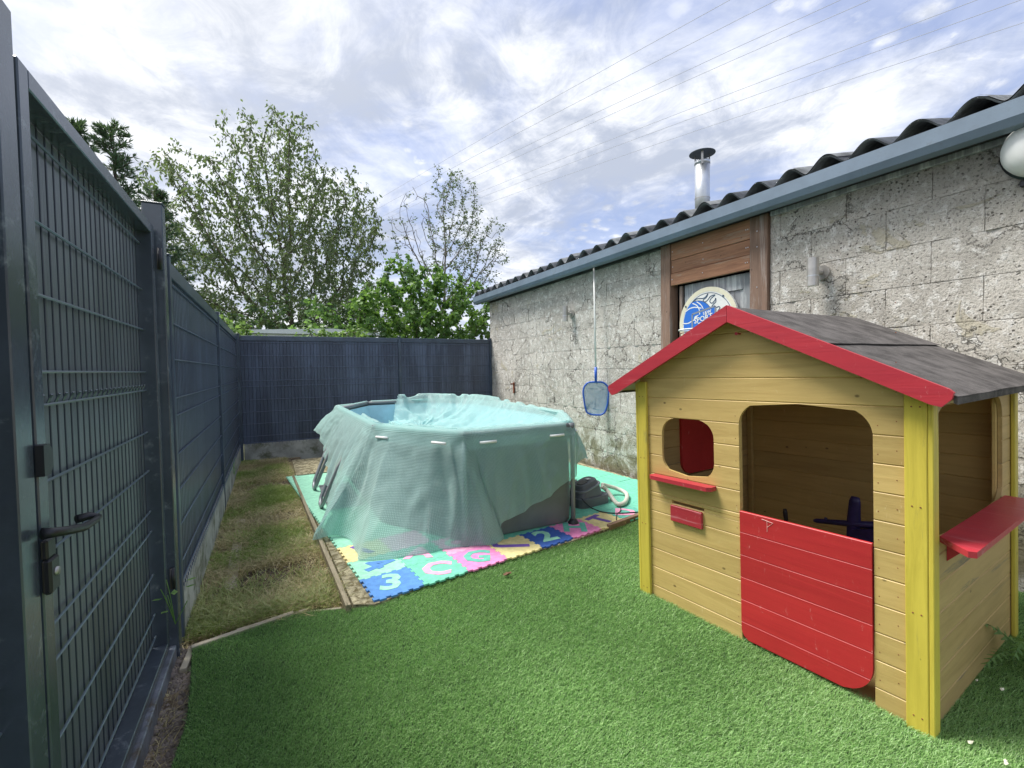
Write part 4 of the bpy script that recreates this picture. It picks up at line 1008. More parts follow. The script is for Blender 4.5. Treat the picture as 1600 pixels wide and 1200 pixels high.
# buttress U legs on the straight sides
for sx in (-1, 1):
    for yy in (4.95, 5.75):
        X = PCX + sx*PR
        b = MB(); b.tube([(X, yy - .17, ZR - .05), (X + sx*.25, yy - .15, .45), (X + sx*.385, yy - .12, .12), (X + sx*.40, yy - .06, .066), (X + sx*.40, yy + .06, .066), (X + sx*.385, yy + .12, .12), (X + sx*.25, yy + .15, .45), (X, yy + .17, ZR - .05)], .019, 8)
        b.build('buttress', MT['tubegrey'], pool, True)
    b = MB(); b.cbox((X + (-.34 if sx < 0 else .0), 4.8, .047), (X + (0 if sx < 0 else .34), 5.9, .052), .001); b.build('ground_strap', MT['poolgrey'], pool)

# ------------------------------------------------------------------ cover
def cover_mat():
    m = bpy.data.materials.new('bubble_cover'); m.use_nodes = True; t = m.node_tree; o = t.nodes['Material Output']; b_ = t.nodes['Principled BSDF']
    pos = t.nodes.new('ShaderNodeNewGeometry').outputs['Position']
    b_.inputs['Base Color'].default_value = (.60, .87, .83, 1); b_.inputs['Roughness'].default_value = .22; b_.inputs['Specular IOR Level'].default_value = .7
    uv = t.nodes.new('ShaderNodeTexCoord').outputs['UV']
    vo = t.nodes.new('ShaderNodeTexVoronoi'); vo.inputs['Scale'].default_value = 95; vo.inputs['Randomness'].default_value = .12; t.links.new(uv, vo.inputs['Vector'])
    h = MR(t, vo.outputs['Distance'], .15, .55, 1, 0)
    big_ = NOISE(t, pos, 7, 5, .6)
    bn = t.nodes.new('ShaderNodeBump'); bn.inputs['Strength'].default_value = .8; bn.inputs['Distance'].default_value = .006; t.links.new(M(t, 'ADD', h, M(t, 'MULTIPLY', big_, 3.0)), bn.inputs['Height'])
    t.links.new(bn.outputs[0], b_.inputs['Normal'])
    tp = t.nodes.new('ShaderNodeBsdfTransparent'); tp.inputs[0].default_value = (.77, .925, .915, 1)
    tl = t.nodes.new('ShaderNodeBsdfTranslucent'); tl.inputs[0].default_value = (.60, .90, .87, 1)
    m1 = t.nodes.new('ShaderNodeMixShader'); m1.inputs[0].default_value = .35; t.links.new(b_.outputs[0], m1.inputs[1]); t.links.new(tl.outputs[0], m1.inputs[2])
    lw = t.nodes.new('ShaderNodeLayerWeight'); lw.inputs[0].default_value = .35
    f = M(t, 'ADD', M(t, 'MULTIPLY', lw.outputs['Facing'], .5), M(t, 'ADD', M(t, 'MULTIPLY', h, .26), .43), clamp=True)
    mx = t.nodes.new('ShaderNodeMixShader'); t.links.new(f, mx.inputs[0]); t.links.new(tp.outputs[0], mx.inputs[1]); t.links.new(m1.outputs[0], mx.inputs[2]); t.links.new(mx.outputs[0], o.inputs[0])
    return m
CM = cover_mat()
def rimat(u, v, zz=ZR): p = at(u, v, 2, zz); return p
# control columns going from the far left, round the front, to the far right:  rim point, hem point, bulge outwards at mid height
cols = [
    (rim_pt(120), rim_pt(120, PR + .10, .62), .02),
    (rim_pt(150), rim_pt(150, PR + .12, .66), .02),
    (Vector((PCX - PR, 6.75, ZR)), Vector((.50, 6.65, .62)), .0),
    (Vector((PCX - PR, 6.30, ZR)), Vector((.56, 6.25, .52)), .05),
    (Vector((PCX - PR, 5.80, ZR)), at(508, 712, 0, .55), .05),
    (Vector((PCX - PR, 5.30, ZR)), at(512, 750, 0, .50), .06),
    (Vector((PCX - PR, 4.85, ZR)), at(513, 795, 0, .45), .05),
    (Vector((PCX - PR, 4.55, ZR)), at(505, 820, 0, .37), .03),
    (Vector((PCX - PR + .00, 4.30, ZR)), at(489, 843, 2, .072), -.03),
    (Vector((PCX - PR + .01, 4.16, ZR)), at(520, 836, 2, .065), .02),
    (rim_pt(183), at(545, 842, 2, .056), -.03),
    (rim_pt(186), at(558, 862, 2, .056), -.04),
    (rim_pt(190), at(563, 874, 2, .054), -.05),
    (rim_pt(200), at(605, 873, 2, .054), -.06),
    (rim_pt(211), at(652, 867, 2, .054), -.04),
    (rim_pt(223), at(700, 857, 2, .054), .02),
    (rim_pt(232), at(738, 853, 2, .054), .05),
    (rim_pt(237), at(770, 851, 2, .054), .04),
    (rim_pt(240), at(787, 842, 2, .056), .02),
    (rim_pt(243), at(784, 818, 1, 3.22), .02),
    (rim_pt(254), at(812, 804, 1, 3.22), .02),
    (rim_pt(268), at(842, 786, 1, 3.22), .02),
    (rim_pt(282), at(868, 767, 1, 3.25), .01),
    (rim_pt(294), at(886, 744, 1, 3.33), .0),
    (rim_pt(304), at(899, 728, 1, 3.42), .0),
    (rim_pt(314), at(909, 716, 1, 3.52), .0),
    (rim_pt(330), rim_pt(330, PR + .22, .52), .0),
    (rim_pt(350), rim_pt(350, PR + .12, .60), .0),
    (Vector((PCX + PR, 4.9, ZR)), Vector((PCX + PR + .1, 4.9, .62)), 0),
    (Vector((PCX + PR, 5.8, ZR)), Vector((PCX + PR + .1, 5.8, .6)), 0),
    (rim_pt(10), rim_pt(10, PR + .1, .64), 0), (rim_pt(50), rim_pt(50, PR + .1, .66), 0), (rim_pt(90), rim_pt(90, PR + .1, .62), 0), (rim_pt(118), rim_pt(118, PR + .1, .62), 0)]
def cr(p0, p1, p2, p3, s): return .5*((2*p1) + (p2-p0)*s + (2*p0-5*p1+4*p2-p3)*s*s + (3*p1-p0-3*p2+p3)*s**3)
NS = 14; NT = 40
colsR = []; 
nC = len(cols)
for i in range(nC - 1):
    a, b_, c, d_ = (cols[max(i-1, 0)], cols[i], cols[i+1], cols[min(i+2, nC-1)])
    for k in range(NS):
        s = k / NS; ss = s*s*(3-2*s)
        rimp = b_[0].lerp(c[0], s); hem = cr(a[1], b_[1], c[1], d_[1], s) if 2 < i < 26 else b_[1].lerp(c[1], s)
        colsR.append((rimp, hem, b_[2]*(1-ss) + c[2]*ss))
V = []; UVs = []; L_acc = 0
centre = Vector((PCX, (YN + YF)/2, 0))
def rad_out(p):
    c = Vector((PCX, min(max(p.y, YN), YF), 0)); v = Vector((p.x, p.y, 0)) - c
    return v.normalized() if v.length > 1e-5 else Vector((0, -1, 0))
for i, (R0_, H0, bl) in enumerate(colsR):
    if i: L_acc += (R0_ - colsR[i-1][0]).length * .6 + (H0 - colsR[i-1][1]).length * .4
    n2 = rad_out(R0_)
    for j in range(NT + 1):
        tt = j / NT
        if j < 6:                                     # roll over the tube
            a = rad(150 - 30*j); a = rad(125 - 125 * j/5.5)
            p = R0_ + n2 * (.046*math.cos(a)) + Vector((0, 0, .042*math.sin(a)))
        else:
            s = (j - 5) / (NT - 5); p = (R0_ + n2*.046).lerp(H0, s)
            p += n2 * (bl * 2.2 * s * (1 - s))
            nz = mnoise.noise(Vector((L_acc*5.0, s*1.3, 1.7))) * .5 + (.55 - 2.2*abs(mnoise.noise(Vector((L_acc*6.0 + s*1.2, s*1.1, 4.7))))) * .5 + mnoise.noise(Vector((L_acc*15, s*2.2, 7.7))) * .15
            nz2 = mnoise.noise(Vector((L_acc*9 + s*4, s*9, 3.3)))
            p += n2 * ((.05*nz * min(1, s*3) * (1 if p.z > .1 else .5)) + .010*nz2)
            ofs = (Vector((p.x, p.y, 0)) - Vector((PCX, min(max(p.y, YN), YF), 0))).length
            aa = math.degrees(math.atan2(p.y - min(max(p.y, YN), YF), p.x - PCX)) if not (YN < p.y < YF) else 0
            lim = (PR + .028 + .03*min(1, s*6)) * (facet(aa) if not (YN < p.y < YF) else 1)
            if ofs < lim: p += n2 * (lim - ofs)
            if p.z < .053: p.z = .053 + .004*abs(nz2)
            if j == 6: pass
        V.append(p); UVs.append((L_acc, tt * .95))
nc = len(colsR); Fq = [(i*(NT+1)+j, (i+1)*(NT+1)+j, (i+1)*(NT+1)+j+1, i*(NT+1)+j+1) for i in range(nc-1) for j in range(NT)]
cv = thing('pool_cover', 'translucent aqua bubble wrap cover draped over the pool down to the mat', 'pool cover')
o = npmesh('drape', [tuple(v) for v in V], Fq, CM, cv, True)
def setuv(o, uvs):
    me = o.data; lay_ = me.uv_layers.new(name='UVMap'); idx = np.zeros(len(me.loops), np.int32); me.loops.foreach_get('vertex_index', idx)
    lay_.data.foreach_set('uv', np.asarray(uvs, np.float32)[idx].ravel())
setuv(o, UVs)
# sunken middle: polar grid over the oval, left back corner left open
na, nr = 420, 64; Lp = []
def loop_at(s):   # s 0..1 round the oval starting at the far left, anticlockwise seen from above
    tot = [(YF - YN), math.pi*PR, (YF - YN), math.pi*PR]; T = sum(tot); d_ = s*T
    if d_ < tot[0]: return Vector((PCX - PR, YF - d_, ZR))
    d_ -= tot[0]
    if d_ < tot[1]: return rim_pt(180.01 + 179.98*d_/tot[1])
    d_ -= tot[1]
    if d_ < tot[2]: return Vector((PCX + PR, YN + d_, ZR))
    d_ -= tot[2]; return rim_pt(.01 + 179.98*min(1, d_/tot[3]))
V = []; UVs = []; keepv = []
for i in range(na):
    R0_ = loop_at(i/na); cc = Vector((PCX, min(max(R0_.y, YN + .2), YF - .2), 0))
    far = max(0, min(1, (R0_.y - 4.4)/1.6)) * (1 if R0_.x > PCX - .9 else .3)
    for j in range(nr + 1):
        tt = j/nr; p = Vector((R0_.x, R0_.y, 0)).lerp(cc, tt); dist = (Vector((R0_.x, R0_.y, 0)) - p).length
        sag = .36 * (1 - math.exp(-max(0, dist - .045)/.26))
        q = Vector((p.x*3.1, p.y*3.1, 2.0)); w_ = mnoise.noise(q)*.5 + mnoise.noise(q*2.3)*.3
        rid = max(0, .75 - 2.3*abs(mnoise.noise(Vector((i/na*34 + dist*1.5, dist*1.3, 5.0))))) ; rid2 = abs(mnoise.noise(Vector((p.x*2.2 + p.y*1.7, p.y*2.6 - p.x, 8))))
        z = ZR + .046 - sag + (.15*rid + .035) * far * math.exp(-dist/.5) * min(1, dist/.05 + .5) + .07*w_*min(1, dist/.2) + .12*(.4 - 1.3*rid2) * min(1, dist/.25)*.7 + .018*mnoise.noise(Vector((p.x*14, p.y*11, 1)))
        z = min(z, ZR + .052 + .07*far)
        if dist < .06: z = max(z, ZR + .040); z = max(z, .53)
        V.append(Vector((p.x, p.y, z))); UVs.append((p.x, p.y))
        keepv.append((p.x - .62) * 1.0 - (p.y - 4.55) * .42 + .06*mnoise.noise(Vector((p.x*2, p.y*2, 0))) > 0)
Fq = []
for i in range(na):
    for j in range(nr):
        a, b_, c, d_ = i*(nr+1)+j, ((i+1) % na)*(nr+1)+j, ((i+1) % na)*(nr+1)+j+1, i*(nr+1)+j+1
        if keepv[a] and keepv[b_] and keepv[c] and keepv[d_]: Fq.append((a, b_, c, d_))
o = npmesh('sunken_sheet', [tuple(v) for v in V], Fq, CM, cv, True); setuv(o, UVs)

# ------------------------------------------------------------------ pump, hoses, cable
t = thing('filter_pump', 'grey box shaped pool filter pump on the mat between pool and playhouse', 'pump', (2.77, 3.74, .048), rz=.16)
def rb(mb, w, d, z, r, n=4):
    return [Vector((p[0], p[1], z)) for p in rrect(-w/2, -d/2, w/2, d/2, r, n)]
def loft(loops):
    mb = MB(); n = len(loops[0]); mb.add([v for L_ in loops for v in L_], [(i*n+k, i*n+(k+1) % n, (i+1)*n+(k+1) % n, (i+1)*n+k) for i in range(len(loops)-1) for k in range(n)] + [tuple(range(n))[::-1], tuple(range((len(loops)-1)*n, len(loops)*n))]); return mb
loft([rb(None, .42, .30, 0, .08), rb(None, .415, .295, .082, .08), rb(None, .40, .28, .085, .075)]).build('base', MT['pump'], t)
def tilt(L_, f): return [Vector((p.x, p.y, p.z + f*p.x)) for p in L_]
sh = lambda L_, dx: [Vector((p.x + dx, p.y, p.z)) for p in L_]
loft([sh(rb(None, .33, .24, .084, .07), -.02), tilt(sh(rb(None, .27, .21, .17, .07), -.02), .25)]).build('housing', MT['pump'], t)
loft([tilt(sh(rb(None, .285, .225, .168, .075), -.02), .25), tilt(sh(rb(None, .285, .225, .182, .075), -.02), .25)]).build('trim_ring', MT['pumpl'], t)
loft([tilt(sh(rb(None, .255, .19, .182, .065), -.02), .25), tilt(sh(rb(None, .22, .16, .222, .06), -.02), .25)]).build('lid', MT['pump'], t)
loft([tilt(sh(rb(None, .10, .09, .2225, .03), -.06), .25), tilt(sh(rb(None, .09, .08, .227, .03), -.06), .25)]).build('control_panel', MT['black'], t)
b = MB(); b.box((.0, -.02, .2335), (.05, .02, .2345), Matrix.Rotation(0, 4, 'Z')); o = b.build('sticker', MT['white'], t)
b = MB(); b.tube([(.11, -.02, .17), (.165, -.02, .175)], .019, 12); b.tube([(.11, .05, .19), (.155, .05, .195)], .017, 12); b.build('hose_port', MT['pumpl'], t, True)
def curve(pts, n=10):
    pts = [Vector(p) for p in pts]; q = []
    for i in range(len(pts) - 1):
        for k in range(n): q.append(cr(pts[max(i-1, 0)], pts[i], pts[i+1], pts[min(i+2, len(pts)-1)], k/n))
    return q + [pts[-1]]
def hose(name, label, pts, r, m, ribs=True):
    P_ = curve(pts, 16 if ribs else 8); b = MB(); rs = [r * (1 + (.07 if k % 2 else -.05)) for k in range(len(P_))] if ribs else r
    b.tube(P_, rs, 10); return tag(b.build(name, m, None, True), label, name.split('_')[-1])
hose('looped_hose', 'pale ribbed hose looping out from the right side of the pump', [at(940, 760, 1, 3.74), at(948, 766, 1, 3.72), at(960, 783, 1, 3.60), at(967, 788, 2, .075), at(977, 784, 2, .075), at(979, 772, 2, .08), at(965, 764, 1, 3.80), at(948, 759, 1, 3.84), at(941, 757, 1, 3.83)], .021, MT['hose'])
hose('supply_hose', 'short pale hose between the grey pump and the pool wall', [at(902, 752, 1, 3.86), at(890, 755, 1, 3.9), at(878, 754, 1, 3.92)], .022, MT['hose'])
hose('power_cable', 'thin black power cable trailing from the pump across the foam tiles', [at(909, 779, 1, 3.575), at(914, 785, 1, 3.54), at(925, 794, 2, .054), at(942, 800, 2, .054), at(966, 802, 2, .054), at(985, 801, 2, .056), at(1010, 799, 2, .056)], .0055, MT['black'], False)
hose('loose_cable', 'short black cable loop lying under the pale pump hose', [at(958, 780, 2, .054), at(969, 793, 2, .054), at(969, 799, 2, .054), at(964, 803, 2, .054), at(963, 812, 2, .056)], .004, MT['black'], False)

# ------------------------------------------------------------------ weeds, straw, pebbles
def scatter_blades(name, n, box, h, w, lean, m, seed, filt=None, z0=-.02, label=None, cat=None):
    r = np.random.default_rng(seed); x = r.uniform(box[0], box[1], n); y = r.uniform(box[2], box[3], n)
    if filt is not None: k = filt(x, y, r); x, y = x[k], y[k]
    hv = h * (.5 + vnoise(x, y, 2.5, seed + 3, 2)); 
    V, F = blades(0, (x, y), hv, w, lean, z0, seed=seed)
    return tag(npmesh(name, V, F, m), label, cat, kind='stuff')
gm = leaf_mat('weed_grass', (.18, .26, .05), (.42, .50, .15), .3, 2)
dm = leaf_mat('dead_grass', (.36, .29, .14), (.68, .58, .32), .15, 3)
strip = lambda dens: (lambda x, y, r: (x < .36 - .033*(y - 2.76)) & (y > 2.9 + .0*x) & (vnoise(x, y, 2.0, 21, 3) + r.normal(0, .08, len(x)) > dens))
scatter_blades('weeds', 70000, (-.45, .40, 2.85, 8.4), .05, .006, 1.6, gm, 31, strip(.52), -.015, 'patchy green weeds growing in the strip along the fence', 'weeds')
scatter_blades('dead_grass', 75000, (-.45, .40, 2.85, 8.4), .045, .0055, 2.8, dm, 32, strip(.38), -.012, 'dry straw coloured grass lying in the strip along the fence', 'dead grass')
def tall(x, y, r): return (x < .33) & (y > 2.93) & (y < 3.6) & (r.random(len(x)) < np.clip(1.1 - (y - 2.9)/.7, 0, 1))
scatter_blades('long_grass', 6500, (-.45, .33, 2.86, 3.7), .085, .006, 1.6, leaf_mat('long_grass', (.24, .30, .09), (.55, .56, .26), .3, 3), 33, tall, -.02, 'longer flopping grass beside the gate post', 'long grass')
scatter_blades('fence_grass', 500, (-.46, -.38, 1.9, 2.9), .06, .004, 2.0, dm, 34, None, -.045, 'wisps of dry grass beside the gate sill', 'dry grass')
# dirt clods and gravel by the gate
r = np.random.default_rng(8); n = 5200; x = r.uniform(-.46, -.26, n); y = r.uniform(.9, 2.85, n); k = (x < np.interp(y, ly, lx) + .01) | (r.random(n) < .0); x, y = x[k], y[k]
n2_ = 5200; x2 = r.uniform(-.44, .34, n2_); y2 = r.uniform(2.9, 7.8, n2_); x = np.concatenate([x, x2]); y = np.concatenate([y, y2]); n = len(x)
ico = np.array([(0, 0, 1), (.9, 0, .2), (0, .9, .1), (-.9, 0, .2), (0, -.9, .1), (0, 0, -.8)]); icf = np.array([(0,1,2), (0,2,3), (0,3,4), (0,4,1), (5,2,1), (5,3,2), (5,4,3), (5,1,4)])
s = np.where(np.arange(n) < n - n2_, r.uniform(.006, .020, n), r.uniform(.004, .012, n)) * np.where(r.random(n) < .1, 1.6, 1); ang = r.uniform(0, 6.28, n); J = ico[None] * (1 + r.uniform(-.3, .3, (n, 6, 1)))
ca, sa = np.cos(ang)[:, None], np.sin(ang)[:, None]
VX = (J[..., 0]*ca - J[..., 1]*sa*.7) * s[:, None] + x[:, None]; VY = (J[..., 0]*sa + J[..., 1]*ca*.7) * s[:, None] + y[:, None]; VZ = J[..., 2]*s[:, None]*.7 + (-.012 - .035*np.clip((2.7 - y)/1.0, 0, 1))[:, None]
tag(npmesh('gravel', np.stack([VX, VY, VZ], -1).reshape(-1, 3), (icf[None] + 6*np.arange(n)[:, None, None]).reshape(-1, 3), MT['stone']), 'loose soil clods and small stones beside the gate sill and in the weeds', 'gravel', kind='stuff')
# litter on the turf
def crumple(name, lab, p, s, m, seed, cat='debris'):
    rr = random.Random(seed); b = MB(); vs = []; n_ = 9
    for i in range(n_): a = 2*math.pi*i/n_; q = s*rr.uniform(.5, 1.0); vs.append((q*math.cos(a), .55*q*math.sin(a), s*rr.uniform(.05, .5)))
    vs.append((0, 0, s*.55)); vs.append((0, 0, -.004)); b.add(vs, [(i, (i+1) % n_, n_) for i in range(n_)] + [((i+1) % n_, i, n_+1) for i in range(n_)])
    o = tag(b.build(name, m), lab, cat); o.location = (p.x, p.y, .038)
    return o
crumple('dead_leaf', 'crumpled brown leaf lying alone on the open turf in front of the mat', at(792, 898, 2, .04), .035, MT['brownleaf'], 2, 'leaf')
crumple('paper_scrap', 'white scrap on the turf nearest the playhouse side wall', at(1565, 1077, 2, .04), .016, MT['cream'], 3)
crumple('paper_scrap', 'white scrap on the turf just right of the yellow corner post foot', at(1517, 1160, 2, .04), .016, MT['cream'], 4)
crumple('paper_scrap', 'white scrap on the turf at the bottom right corner of the photo', at(1572, 1192, 2, .04), .015, MT['cream'], 5)
crumple('paper_scrap', 'tiny white scrap close to the foot of the playhouse side wall', at(1526, 1063, 2, .04), .011, MT['cream'], 6)
# fern by the playhouse side
t = thing('fern', 'small green fern growing beside the right wall of the playhouse', 'fern', (2.98, .70, .02))
fm = leaf_mat('fern_leaf', (.05, .13, .03), (.14, .27, .07), .3, 8)
for k in range(9):
    a = rad(100 + 26*k + (k % 3)*9); L_ = .30 + .05*(k % 3); b = MB(); st = []
    for i in range(15):
        s = i/14; rr_ = L_*s; z = .20*math.sin(s*2.3)*(1 if k % 2 else .75); st.append(Vector((rr_*math.cos(a), rr_*math.sin(a), z)))
    b.tube(st, .0015, 4)
    for i in range(2, 14):
        s = i/14; w_ = .055*(1 - s)*1.2 + .012; d_ = (st[i] - st[i-1]).normalized(); sd_ = d_.cross(Vector((0, 0, 1))).normalized()
        for sg in (-1, 1):
            p = st[i]; q = p + sd_*sg*w_ + d_*.018 + Vector((0, 0, -.006)); m_ = d_*.010
            b.add([p - m_, p + m_, q + m_*.2, q - m_*.2], [(0, 1, 2, 3)])
    b.build('frond', fm, t)
# small creepers at the fence foot
cl = leaf_mat('creeper_leaf', (.10, .24, .05), (.22, .38, .10), .3, 8)
for (u, v, lab) in ((272, 925, 'small leafy seedling at the foot of the gate post'), (365, 722, 'small creeper sprouting at the back left corner of the fence')):
    p = at(u, v, 0, -.42); t = thing('seedling', lab, 'plant', (p.x, p.y, max(-.02, p.z - .15))); rr = random.Random(u)
    b = MB()
    for k in range(5):
        a = rr.uniform(0, 6.28); b.tube([(0, 0, 0), (.03*math.cos(a), .03*math.sin(a), .06 + .02*k), (.05*math.cos(a), .05*math.sin(a), .10 + .025*k)], .0018, 4)
    b.build('stem', cl, t)
    for k in range(5):
        b = MB(); a = rr.uniform(0, 6.28); c0 = Vector((.05*math.cos(a), .05*math.sin(a), .09 + .027*k)); d_ = Vector((math.cos(a), math.sin(a), .2)); sd_ = Vector((-math.sin(a), math.cos(a), 0))
        b.add([c0, c0 + d_*.02 + sd_*.014, c0 + d_*.045, c0 + d_*.02 - sd_*.014], [(0, 1, 2), (0, 2, 3)]); b.build('leaf', cl, t)

# ------------------------------------------------------------------ trees
def colonise(env, base, trunk_top, D=.28, infl=1.4, kill=.42, n_att=1500, iters=90, seed=1, up=.12):
    r = np.random.default_rng(seed); A = env(r, n_att); base = np.array(base, float); tt_ = np.array(trunk_top, float)
    n0 = max(2, int(np.linalg.norm(tt_ - base)/D)); nodes = [base + (tt_ - base)*i/n0 for i in range(n0 + 1)]; par = [-1] + list(range(n0))
    Np = np.array(nodes); nearest = np.full(len(A), -1); nd = np.full(len(A), 1e9)
    def upd(i0):
        nonlocal nd, nearest
        for i in range(i0, len(nodes)):
            d_ = np.linalg.norm(A - nodes[i], axis=1); k = d_ < nd; nd[k] = d_[k]; nearest[k] = i
    upd(0)
    for it in range(iters):
        if len(A) == 0: break
        act = nd < (infl if it > 6 else 50); 
        if not act.any(): act = nd < 50
        new = {}
        for a_i in np.where(act)[0]:
            v = A[a_i] - nodes[nearest[a_i]]; v /= np.linalg.norm(v) + 1e-9; new.setdefault(nearest[a_i], []).append(v)
        i0 = len(nodes)
        for k, vs in new.items():
            v = np.mean(vs, 0) + np.array([0, 0, up]) + r.normal(0, .12, 3); v /= np.linalg.norm(v) + 1e-9; nodes.append(nodes[k] + v*D); par.append(k)
        upd(i0); keep = nd > kill; A, nd, nearest = A[keep], nd[keep], nearest[keep]
        if len(nodes) > 6000: break
    return np.array(nodes), np.array(par)
def tree_mesh(nodes, par, r_tip=.006, r_exp=2.3, rmax=.2):
    n = len(nodes); kids = np.bincount(par[1:], minlength=n) if n > 1 else np.zeros(n); acc = np.zeros(n)
    for i in range(n - 1, 0, -1):
        if acc[i] == 0: acc[i] = r_tip**r_exp
        acc[par[i]] += acc[i]
    rr = np.minimum(acc**(1/r_exp), rmax); rr[0] = rr[1] if n > 1 else rr[0]
    V = []; F = []; K = 5; o = 0
    P0 = nodes[par[1:]]; P1 = nodes[1:]; R0 = rr[par[1:]]; R1 = rr[1:]; R0 = np.minimum(R0, R1*1.5)
    d_ = P1 - P0; d_ /= np.linalg.norm(d_, axis=1)[:, None] + 1e-9; ref = np.where(np.abs(d_[:, 2:3]) < .9, [[0, 0, 1.]], [[1., 0, 0]]); a = np.cross(d_, ref); a /= np.linalg.norm(a, axis=1)[:, None]; b_ = np.cross(d_, a)
    th = 2*np.pi*np.arange(K)/K; c, s = np.cos(th), np.sin(th)
    r0 = P0[:, None] + R0[:, None, None]*(a[:, None]*c[None, :, None] + b_[:, None]*s[None, :, None]); r1 = P1[:, None] + R1[:, None, None]*(a[:, None]*c[None, :, None] + b_[:, None]*s[None, :, None])
    V = np.concatenate([r0, r1], 1).reshape(-1, 3); q = np.arange(K); f = np.stack([q, (q+1) % K, K + (q+1) % K, K + q], 1)
    F = (f[None] + (2*K*np.arange(len(P0)))[:, None, None]).reshape(-1, 4)
    return V, F, rr, kids
def leaves_at(P, size, r, droop=.5, aspect=.45, fold=.25):
    n = len(P); az = r.uniform(0, 2*np.pi, n); el = r.normal(-droop, .45, n)
    d_ = np.stack([np.cos(az)*np.cos(el), np.sin(az)*np.cos(el), np.sin(el)], 1); up = r.normal(0, 1, (n, 3)); up[:, 2] += .8
    s = np.cross(d_, up); s /= np.linalg.norm(s, axis=1)[:, None] + 1e-9; nn = np.cross(s, d_); L_ = size*r.uniform(.6, 1.2, n)[:, None]
    V = np.stack([P, P + d_*L_*.5 + s*L_*aspect*.5 + nn*L_*fold*.3, P + d_*L_, P + d_*L_*.5 - s*L_*aspect*.5 + nn*L_*fold*.3], 1).reshape(-1, 3)
    o = (4*np.arange(n))[:, None]; return V, np.concatenate([o + [0, 1, 2], o + [0, 2, 3]])
def make_tree(name, label, cat, env, base, tt_, leafm, barkm, lsize, per, seed, spread=.22, droop=.5, aspect=.45, D=.28, n_att=1500, r_tip=.006, leaf_r=.02, kill=.42, rmax=.16, prob=None, up=.12, infl=1.4, twig=0):
    nodes, par = colonise(env, base, tt_, D=D, n_att=n_att, seed=seed, kill=kill, up=up, infl=infl)
    V, F, rr, kids = tree_mesh(nodes, par, r_tip, rmax=rmax); r = np.random.default_rng(seed + 50)
    t = thing(name, label, cat, tuple(base)); off = np.array(base)
    npmesh('trunk', V - off, F, barkm, t, True)
    idx = np.where(rr < leaf_r)[0]; idx = idx[idx > 0]
    if prob is not None: idx = idx[r.random(len(idx)) < prob(nodes[idx])]
    rep = np.repeat(idx, per); s_ = r.random(len(rep))[:, None]; P_ = nodes[rep]*s_ + nodes[par[rep]]*(1 - s_) + r.normal(0, spread*.5, (len(rep), 3))
    if twig:   # little twigs carrying the leaves
        rp = np.repeat(idx, twig); A0 = nodes[rp]; dirs = (nodes[rp] - nodes[par[rp]]); dirs /= np.linalg.norm(dirs, axis=1)[:, None]; dirs = dirs + r.normal(0, .55, dirs.shape); dirs[:, 2] += .15; dirs /= np.linalg.norm(dirs, axis=1)[:, None]
        TL_ = r.uniform(.15, .42, len(rp))*spread*3; A1 = A0 + dirs*TL_[:, None]; pn_ = np.concatenate([A0, A1]); m_ = len(A0)
        wd_ = np.array([[.004, 0, 0]]); Vt = np.stack([A0 - wd_, A0 + wd_, A1], 1).reshape(-1, 3); Ft = (np.arange(3*m_).reshape(m_, 3))
        tag(npmesh('twigs', Vt - off, Ft, barkm, t), kind='stuff')
        k_ = per; s2 = np.tile((np.arange(k_) + .5)/k_, m_)[:, None]; P_ = np.repeat(A0, k_, 0)*(1 - s2) + np.repeat(A1, k_, 0)*s2 + r.normal(0, .025, (m_*k_, 3))
    V, F = leaves_at(P_, lsize, r, droop, aspect)
    tag(npmesh('foliage', V - off, F, leafm, t), kind='stuff')
    return t
def ell(*es):
    def f(r, n):
        out = []; w = np.array([e[6] if len(e) > 6 else e[3]*e[4]*e[5] for e in es]); w = w/w.sum()
        for e, k in zip(es, (w*n).astype(int)):
            d_ = r.normal(0, 1, (k, 3)); d_ /= np.linalg.norm(d_, axis=1)[:, None]; rr = r.random(k)**.38; q = d_*rr[:, None]*np.array(e[3:6]) + np.array(e[:3]); out.append(q)
        return np.concatenate(out)
    return f
LM_big = leaf_mat('walnut_leaf', (.06, .10, .05), (.18, .22, .11), .3, 1.2)
LM_hazel = leaf_mat('hazel_leaf', (.04, .11, .03), (.15, .28, .06), .35, .9)
LM_small = leaf_mat('cherry_leaf', (.05, .08, .04), (.10, .14, .07), .25, 2)
LM_dark = leaf_mat('evergreen_leaf', (.03, .07, .03), (.08, .15, .05), .2, 2)
LM_con = leaf_mat('conifer_spray', (.035, .075, .045), (.09, .15, .08), .15, 3)
make_tree('broadleaf_tree', 'tall wide broadleaf tree with airy drooping leaves beyond the back fence', 'tree',
          ell((.75, 15, 5.0, 2.5, 2.0, 2.6), (.3, 15, 7.0, 1.5, 1.5, 1.9), (-1.7, 15, 5.6, 1.5, 1.4, 1.8), (2.2, 15, 5.7, 1.1, 1.4, 2.0), (.6, 14.6, 3.2, 2.8, 1.5, 1.2), (-1.7, 14.5, 3.6, 1.5, 1.3, 1.3)),
          (.7, 15.2, -.1), (.7, 15.2, 1.9), LM_big, MT['bark'], .135, 4, 4, n_att=2700, spread=.30, droop=.8, twig=4, leaf_r=.035, kill=.30, D=.22, up=.2)
